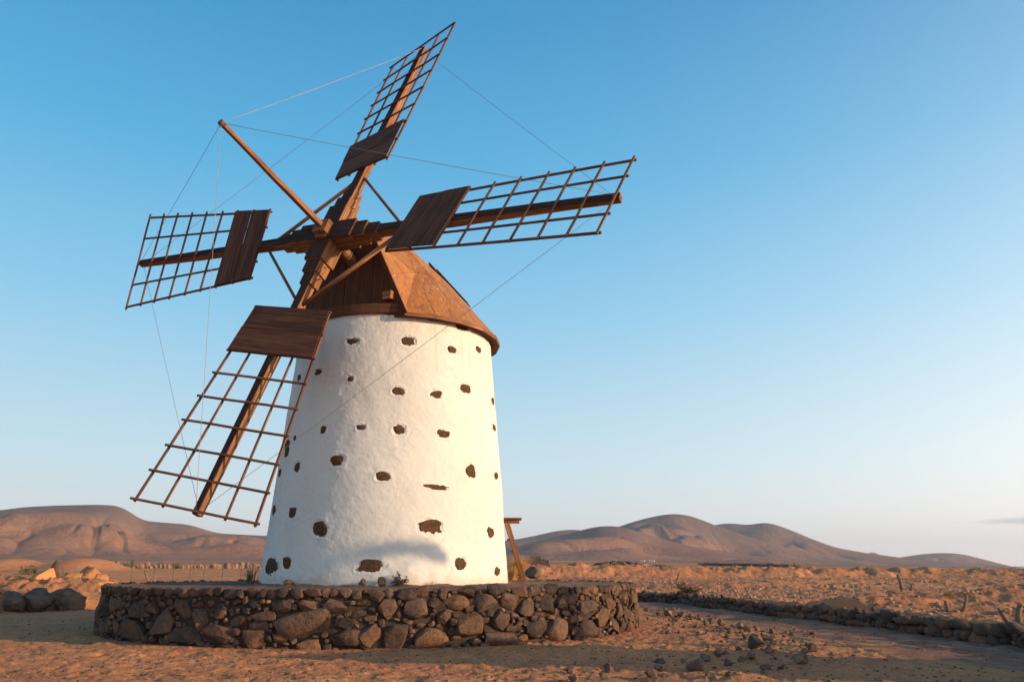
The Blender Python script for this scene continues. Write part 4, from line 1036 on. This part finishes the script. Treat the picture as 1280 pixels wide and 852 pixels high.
scatter('bank_stones', M['orange_rock'], 900, samp_bank, .02, .14, 'ochre stones strewn over the bank behind the left boulders', 'stones', flat=.7, power=3)
def samp_berm(n):
    a = RNG.uniform(-2, 38, n); y = RNG.uniform(52, 72, n); return y * np.tan(np.radians(a)), y
scatter('berm_stones', M['orange_rock'], 450, samp_berm, .02, .15, 'ochre stones strewn over the long earth berm', 'stones', flat=.7, power=3)

# ------------------------------------------------------------------ wooden steps and landing behind the tower
def build_steps():
    D = 28.0
    A = at_depth(634, 653, D); B = at_depth(657, 722, D); zt = PLZ - .05
    st = empty('wooden_steps', (B[0], B[1], zt)); off = Matrix.Translation((-B[0], -B[1], -zt))
    tag(st, 'wooden landing plank on slanting timbers behind the right side of the white tower', 'steps')
    def s(o): o.parent = st; o.matrix_parent_inverse = off
    back = V(-.03, 1.0, 0)
    for k in (0, 1):
        m = MB(); o = back * k * .8; a = A + o; b = V(B[0], B[1], zt - .1) + o
        m.beam(b, a, .16, .09, V(1, 0, 0)); s(m.build('stringer', M['timber'], bevel=.008))
    for k in range(4):
        t = .12 + .2 * k; c = V(B[0], B[1], zt) + (A - V(B[0], B[1], zt)) * t
        m = MB(); m.beam(c + back * .05 - V(.06, 0, 0), c + back * .76 - V(.06, 0, 0), .22, .04, V(1, 0, 0)); s(m.build('tread', M['timber']))
    tl = at_depth(618, 647.5, D); tr = at_depth(652.5, 647.5, D)
    m = MB(); m.beam(tl + back * .4, tr + back * .4, .95, .05, back); s(m.build('landing_plank', M['timber'], bevel=.006))
    m = MB(); m.beam(tl + back * .1 - ZZ * .10, tr - V(.09, 0, 0) + back * .1 - ZZ * .10, .05, .15, back); s(m.build('landing_beam', M['timber']))
build_steps()

# ------------------------------------------------------------------ plants
def tuft(name, mat, p, n, h, spread, w, label, cat, bend=.5, group=None, seed=0):
    g = np.random.default_rng(seed); vs, fs = [], []
    for _ in range(n):
        a = g.uniform(0, 6.28); lean = g.uniform(.05, 1) * spread; L = h * g.uniform(.55, 1.0); b0 = V(g.normal(0, .06), g.normal(0, .06), 0) * (spread + .3)
        d = V(math.cos(a), math.sin(a), 0); sd = V(-math.sin(a), math.cos(a), 0) * w; k = len(vs)
        for i in range(4):
            t = i / 3; c = b0 + d * lean * L * (t + bend * t * t) + ZZ * L * t * (1 - .25 * bend * t * lean); ww = (1 - t * .93)
            vs += [c - sd * ww, c + sd * ww]
        for i in range(3): fs.append((k + i * 2, k + i * 2 + 1, k + i * 2 + 3, k + i * 2 + 2))
    o = mesh_from(name, vs, fs, mat); o.location = p; tag(o, label, cat, group); return o
def twigs(name, mat, p, n, h, r0, label, cat, leaf=0, leafmat=None, seed=0, spread=.8, group=None):
    g = np.random.default_rng(seed); m = MB(); lv, lf = [], []
    def grow(b, d, L, r, lev):
        pts = [b]; 
        for i in range(3): pts.append(pts[-1] + d * L / 3 + V(*g.normal(0, L * .06, 3)))
        m.tube(pts, list(np.linspace(r, r * .5, 4)), 5)
        if lev:
            for _ in range(3):
                k = g.integers(1, 4); nd = unit(d + V(*g.normal(0, .55, 3)) + V(0, 0, .15)); grow(pts[k], nd, L * .62, r * .55, lev - 1)
        for _ in range(leaf):
            c = pts[g.integers(1, 4)] + V(*g.normal(0, L * .13, 3)); q = [V(*g.normal(0, .03 * h + .008, 3)) for _ in range(3)]; k = len(lv); lv.extend([c + x for x in q]); lf.append((k, k + 1, k + 2))
    for _ in range(n):
        grow(V(*(g.normal(0, h * .08, 2)), -.02), unit(V(g.normal(0, spread), g.normal(0, spread), 1)), h * g.uniform(.5, .8), r0, 2)
    o = m.build(name, mat); o.location = p; tag(o, label, cat, group)
    if lv:
        l = mesh_from('foliage', lv, lf, leafmat, o)
    return o
q = on_ground(313, 729, PLZ - .03); tuft('agave_tuft', M['agave'], q, 60, .62, .75, .014, 'grey green spiky tuft at the left foot of the white tower', 'plant', .3, seed=1)
q = at_foot(499, .17); twigs('weed', M['weed'], q, 9, .27, .008, 'small dark dry weed at the front foot of the tower', 'plant', 6, M['weed'], 2, 1.2)
q = V(*on_ground(649, 724, PLZ - .03)); tuft('dry_grass', M['grass_dry'], (q[0], q[1] , q[2]), 800, 1.05, .6, .008, 'orange dry grass tuft at the foot of the wooden steps', 'grass tuft', .5, seed=3)
q = on_ground(641, 725, PLZ - .03); tuft('dry_grass', M['grass_dry'], q, 350, .6, .6, .008, 'low orange dry grass against the right foot of the tower', 'grass tuft', .5, seed=4)
q = at_foot(540, .12); tuft('dry_grass', M['grass_dry'], q, 40, .16, .9, .005, 'tiny dry grass tuft at the front foot of the tower', 'grass tuft', .5, seed=5)
q = on_ground(866, 756, 0); q = q + V(.1, .9, .45); twigs('dry_bush', M['bush'], q, 11, .55, .009, 'dry brown bush leaning over the low dark wall', 'bush', 22, M['bush'], 6, 1.1)
q = at_depth(1194, 757, 26); twigs('dry_bush', M['bush'], (q[0], q[1], hz(q[0], q[1])), 5, .35, .010, 'small bare bush on the mound behind the low wall', 'bush', 3, M['bush'], 8, .9)
def stump(px, py_top, py_bot, depth, lean, r, label, seed):
    b = at_depth(px, py_bot, depth); b[2] = hz(b[0], b[1]) - .05; h = (py_bot - py_top) * depth / F_PX + .05; g = np.random.default_rng(seed)
    m = MB(); pts = [V(0, 0, 0)]
    for i in range(4): pts.append(pts[-1] + V(lean * h / 4 + g.normal(0, .03 * h), g.normal(0, .03 * h), h / 4))
    m.tube(pts, [r, r * .95, r * .8, r * .85, r * .45], 8)
    for k in (2, 3): m.tube([pts[k], pts[k] + V(g.normal(0, .15 * h), g.normal(0, .1), .22 * h)], [r * .5, r * .2], 6)
    o = m.build('dead_stump', M['dead_wood'], smooth=True); o.location = b; tag(o, label, 'stump', 'dead stumps standing on the rubble field')
stump(1129, 718, 737, 40, -.25, .11, 'twisted dead stump with a dark top standing before the berm', 1)
stump(1138, 729, 736, 40, .3, .07, 'short dark stub right beside the twisted stump', 2)
stump(1202, 748, 768, 23, .35, .05, 'thin forked dead branch standing behind the low wall', 3)
stump(1186, 758, 770, 23, -.05, .06, 'short pale stub left of the thin forked branch', 4)
stump(1262, 764, 780, 19, -.55, .06, 'pale stub leaning left on the low wall near the right edge', 5)
stump(1272, 756, 779, 19, .35, .08, 'thick dark post leaning right at the right picture edge', 6)
stump(845, 708, 720, 52, .4, .05, 'pale leaning stick on the sunlit face of the berm', 7)
stump(187, 711, 726, 40, -.25, .06, 'leaning dead stick on the bank behind the platform', 8)

# ------------------------------------------------------------------ wire fence on the left
def build_fence():
    pts = [(-40, 702, 742), (33, 702, 741), (110, 704, 739), (162, 706, 736), (191, 705, 731), (215, 706, 730), (236, 706, 729), (254, 707, 728), (277, 708, 727), (300, 708, 726), (318, 708, 726)]
    b0 = on_ground(162, 736, .3); f = empty('wire_fence', (b0[0], 46, 0)); off = Matrix.Translation((-b0[0], -46, 0)); tops = []
    tag(f, 'thin wire fence on slim posts running behind the ochre bank', 'fence')
    for i, (px, t, b) in enumerate(pts):
        d = 42 + i * 1.3; q = at_depth(px, b, d); z0 = hz(q[0], q[1]); h = 1.15
        m = MB(); m.tube([V(q[0], q[1], z0 - .3), V(q[0] + random.uniform(-.04, .04), q[1], z0 + h)], .022, 6); o = m.build('post', M['metal']); o.parent = f; o.matrix_parent_inverse = off
        tops.append(V(q[0], q[1], z0 + h))
    m = MB()
    for dz in (.05, .4, .75):
        for a, b in zip(tops[:-1], tops[1:]): m.tube(sag(a - ZZ * dz, b - ZZ * dz, .02, 4), .003, 4)
    o = m.build('wire_strands', M['wire']); o.parent = f; o.matrix_parent_inverse = off
build_fence()

# ------------------------------------------------------------------ far things on the plain
def far_pt(px, dist):
    d = ray(px, 700); a = math.atan2(d[0], d[1]); x, y = dist * math.sin(a), dist * math.cos(a); return V(x, y, hz(x, y))
PROTO = []
for i in range(3):
    v, f = rock(2, 5, .06, 900 + i, .75, .95, .4); v = v * V(.75, .6, 1.0); v[:, 2] += .75
    PROTO.append(bpy.data.meshes.new('far_block')); PROTO[-1].from_pydata(v.tolist(), [], f.tolist()); PROTO[-1].update(); PROTO[-1].materials.append(M['far_block'])
KIND = ['upright pale block in the far broken row left of the windmill', 'squat brown block in the far broken row left of the windmill', 'leaning ochre block in the far broken row left of the windmill']
for i in range(54):
    px = 108 + (332 - 108) * (i + random.random()) / 54
    q = far_pt(px, 150 + random.uniform(-6, 6)); o = bpy.data.objects.new('field_block', PROTO[i % 3]); col.objects.link(o)
    o.location = q; s = random.uniform(.3, .62); o.scale = (s * random.uniform(.7, 1.4), s, s * random.uniform(.6, 1.15)); o.rotation_euler = (0, random.uniform(-.1, .1), random.uniform(0, 6)); tag(o, KIND[i % 3], 'stone block', 'broken row of blocks far left')
for i, (px, dist, h) in enumerate(((40, 98, 1.0), (97, 130, 1.1), (165, 145, 1.2), (203, 158, 1.0), (224, 147, 1.0))):
    q = far_pt(px, dist); twigs('far_shrub', M['bush'], q, 14, h, .03, ['low green brown shrub on the sand mound far left', 'dusty shrub at the left end of the far row of blocks', 'bushy shrub among the far blocks, biggest there', 'shrub behind the far blocks, third from the tower', 'shrub among the far blocks nearest the tower'][i], 'shrub', 14, M['agave'], 20 + i, 1.3, 'shrubs on the far plain')
def ruin(name, px0, px1, dist, segs, label, cat, mat, th=.6):
    a, b = far_pt(px0, dist), far_pt(px1, dist); e = empty(name, tuple(a)); off = Matrix.Translation(-Vector(a)); tag(e, label, cat)
    for t0, t1, h in segs:
        m = MB(); p, q = a + (b - a) * t0, a + (b - a) * t1; L = np.linalg.norm(q - p); k = max(2, int(L / 1.6)); ax = (q - p) / L
        for i in range(k):                                # weathered masonry with an uneven top
            c0, c1 = p + ax * L * i / k, p + ax * L * (i + 1.002) / k; hh = h * RNG.uniform(.86, 1.05)
            m.beam(c0 + ZZ * (hh / 2 - .4), c1 + ZZ * (hh / 2 - .4), th * RNG.uniform(.9, 1.1), hh + .8, V(0, 1, 0))
        o = m.build('wall_section', mat, bevel=.05); o.parent = e; o.matrix_parent_inverse = off
ruin('ruined_wall', 652, 686, 190, [(0, .33, 1.3), (.33, .70, 2.2), (.70, 1, 1.4)], 'low dark ruined wall on the plain right of the steps', 'ruin', M['dry_stone'], .9)
ruin('field_wall', 872, 985, 260, [(0, 1, .95)], 'long low dark field wall on the plain before the hills', 'wall', M['dry_stone'])
def rock_heap():
    pile = Pile()
    for i in range(330):
        t = RNG.random(); px = 742 + 92 * t; q = far_pt(px, 118 + RNG.normal(0, 2)); v, f = rock(1, 6, .15, int(RNG.integers(1e9)))
        hmax = .55 * math.sin(math.pi * min(1, t * 1.25 + .05)) + .3
        pile.add(q + ZZ * (RNG.random() ** 1.4 * hmax + .2) + v * RNG.uniform(.2, .5) * V(1.2, 1, .7), f)
    o = pile.build('rock_heap', M['dry_stone']); o['kind'] = 'stuff'; tag(o, 'long heap of dark brown rocks on the plain above the berm', 'rock heap')
rock_heap()
def house(px, dist, w, d, h, label, mat):
    q = far_pt(px, dist); e = empty('house', tuple(q)); tag(e, label, 'house'); yaw = random.uniform(-.3, .3)
    e.rotation_euler = (0, 0, yaw)
    m = MB(); m.beam(V(-w / 2, 0, h / 2 - .5), V(w / 2, 0, h / 2 - .5), d, h + 1, V(0, 1, 0)); m.build('wall', mat, e)
    m = MB(); m.beam(V(-w / 2 - .15, 0, h + .1), V(w / 2 + .15, 0, h + .1), d + .3, .25, V(0, 1, 0)); m.build('roof', mat, e)
    for k in (-.28, .1):
        m = MB(); m.beam(V(w * k, -d / 2 - .03, h * .55), V(w * k + w * .12, -d / 2 - .03, h * .55), .08, h * .35, V(0, 1, 0)); m.build('window', M['window_dark'], e)
    return e
house(803, 900, 5, 5, 1.7, 'small white house on the plain below the middle hills, left of a pair', M['white'])
house(815, 905, 6, 5, 1.9, 'white flat roofed house on the plain below the middle hills, right of a pair', M['white'])
house(1272, 700, 5, 5, 1.2, 'tiny white house at the far right on the plain', M['white'])
house(975, 330, 8.5, 6, 1.3, 'low greenish shed at the right end of the far dark field wall', M['green_net'])
q = far_pt(993, 150)
twigs('far_shrub', M['bush'], q, 16, .85, .03, 'round green bush on top of the berm by the far shed', 'shrub', 24, M['agave'], 44, 1.2, 'shrubs on the far plain')

# ------------------------------------------------------------------ unseen shadow casters added on the sunny side, beyond the right picture edge
SUNW = V(math.sin(R(SUN_AZ)), -math.cos(R(SUN_AZ)), 0); SUNP = V(math.cos(R(SUN_AZ)), math.sin(R(SUN_AZ)), 0)
def build_shadow_hut():  # added out of view to cast the shadow band on the ground
    c = SUNW * 9.2 + SUNP * 15.9; e = empty('shadow_hut', (c[0], c[1], 0)); tag(e, 'unseen hut added to cast the shadow band on the ground', 'shadow_hut')
    e.rotation_euler = (0, 0, math.atan2(SUNP[1], SUNP[0]))
    m = MB(); W = 1.9; HH = 16.6 * math.tan(R(SUN_EL))
    vs = [(-W, -1.3, -.3), (W, -1.3, -.3), (W, 1.3, -.3), (-W, 1.3, -.3), (-W, -1.3, HH), (W, -1.3, HH - .7), (W, 1.3, HH - .7), (-W, 1.3, HH)]
    m.add(vs, [(0, 1, 5, 4), (1, 2, 6, 5), (2, 3, 7, 6), (3, 0, 4, 7), (4, 5, 6, 7)]); m.build('wall', M['plaster'], e, bevel=.04)  # walls of the unseen added hut
    m = MB(); m.beam(V(-W - .2, 0, HH + .12), V(W + .2, 0, HH - .62), .12, 3.0, V(0, 0, 1)); m.build('roof', M['timber'], e)
    m = MB(); m.beam(V(.3, 1.33, -.1), V(.3, 1.33, 1.9), .85, .06, V(1, 0, 0)); m.build('shadow_hut_door', M['board'], e)
build_shadow_hut()
def build_shadow_tree():  # added out of view for the arc of shade on the tower
    c = SUNW * 12.5 + SUNP * 19.45; z0 = hz(c[0], c[1]); e = empty('shadow_tree', (c[0], c[1], z0)); tag(e, 'unseen tamarisk-like tree added to cast the arc shadow on the tower foot', 'tree')
    g = np.random.default_rng(12); zc = 2.08 + 22.8 * math.tan(R(SUN_EL)) - z0; m = MB(); m.tube([V(0, 0, -.3), V(.1, .05, 1.5), V(-.05, .1, 3.0), V(.05, 0, 4.4)], [.20, .17, .13, .09], 10)
    for k in range(9):
        a = -2.0 + k * .37; m.tube([V(.02, .05, 3.0 + .12 * k), SUNP * a * .55 + ZZ * (zc - .55), SUNP * a + ZZ * (zc - .20 * a * a - .08)], [.06, .035, .015], 6)
    m.build('trunk', M['dead_wood'], e, smooth=True)
    n = 1150; a = g.uniform(-2.3, 1.35, n); b = g.normal(0, .40, n)            # the crown is arched to shape the shadow on the tower foot
    zz = zc + .02 - .23 * a ** 2 - .06 * np.abs(a) ** 3 + g.normal(0, .085, n)
    P = a[:, None] * SUNP + b[:, None] * SUNW + zz[:, None] * ZZ; vs = (P[:, None, :] + g.normal(0, .06, (n, 3, 3))).reshape(-1, 3)
    mesh_from('crown', vs, np.arange(n * 3).reshape(-1, 3), M['agave'], e)
build_shadow_tree()
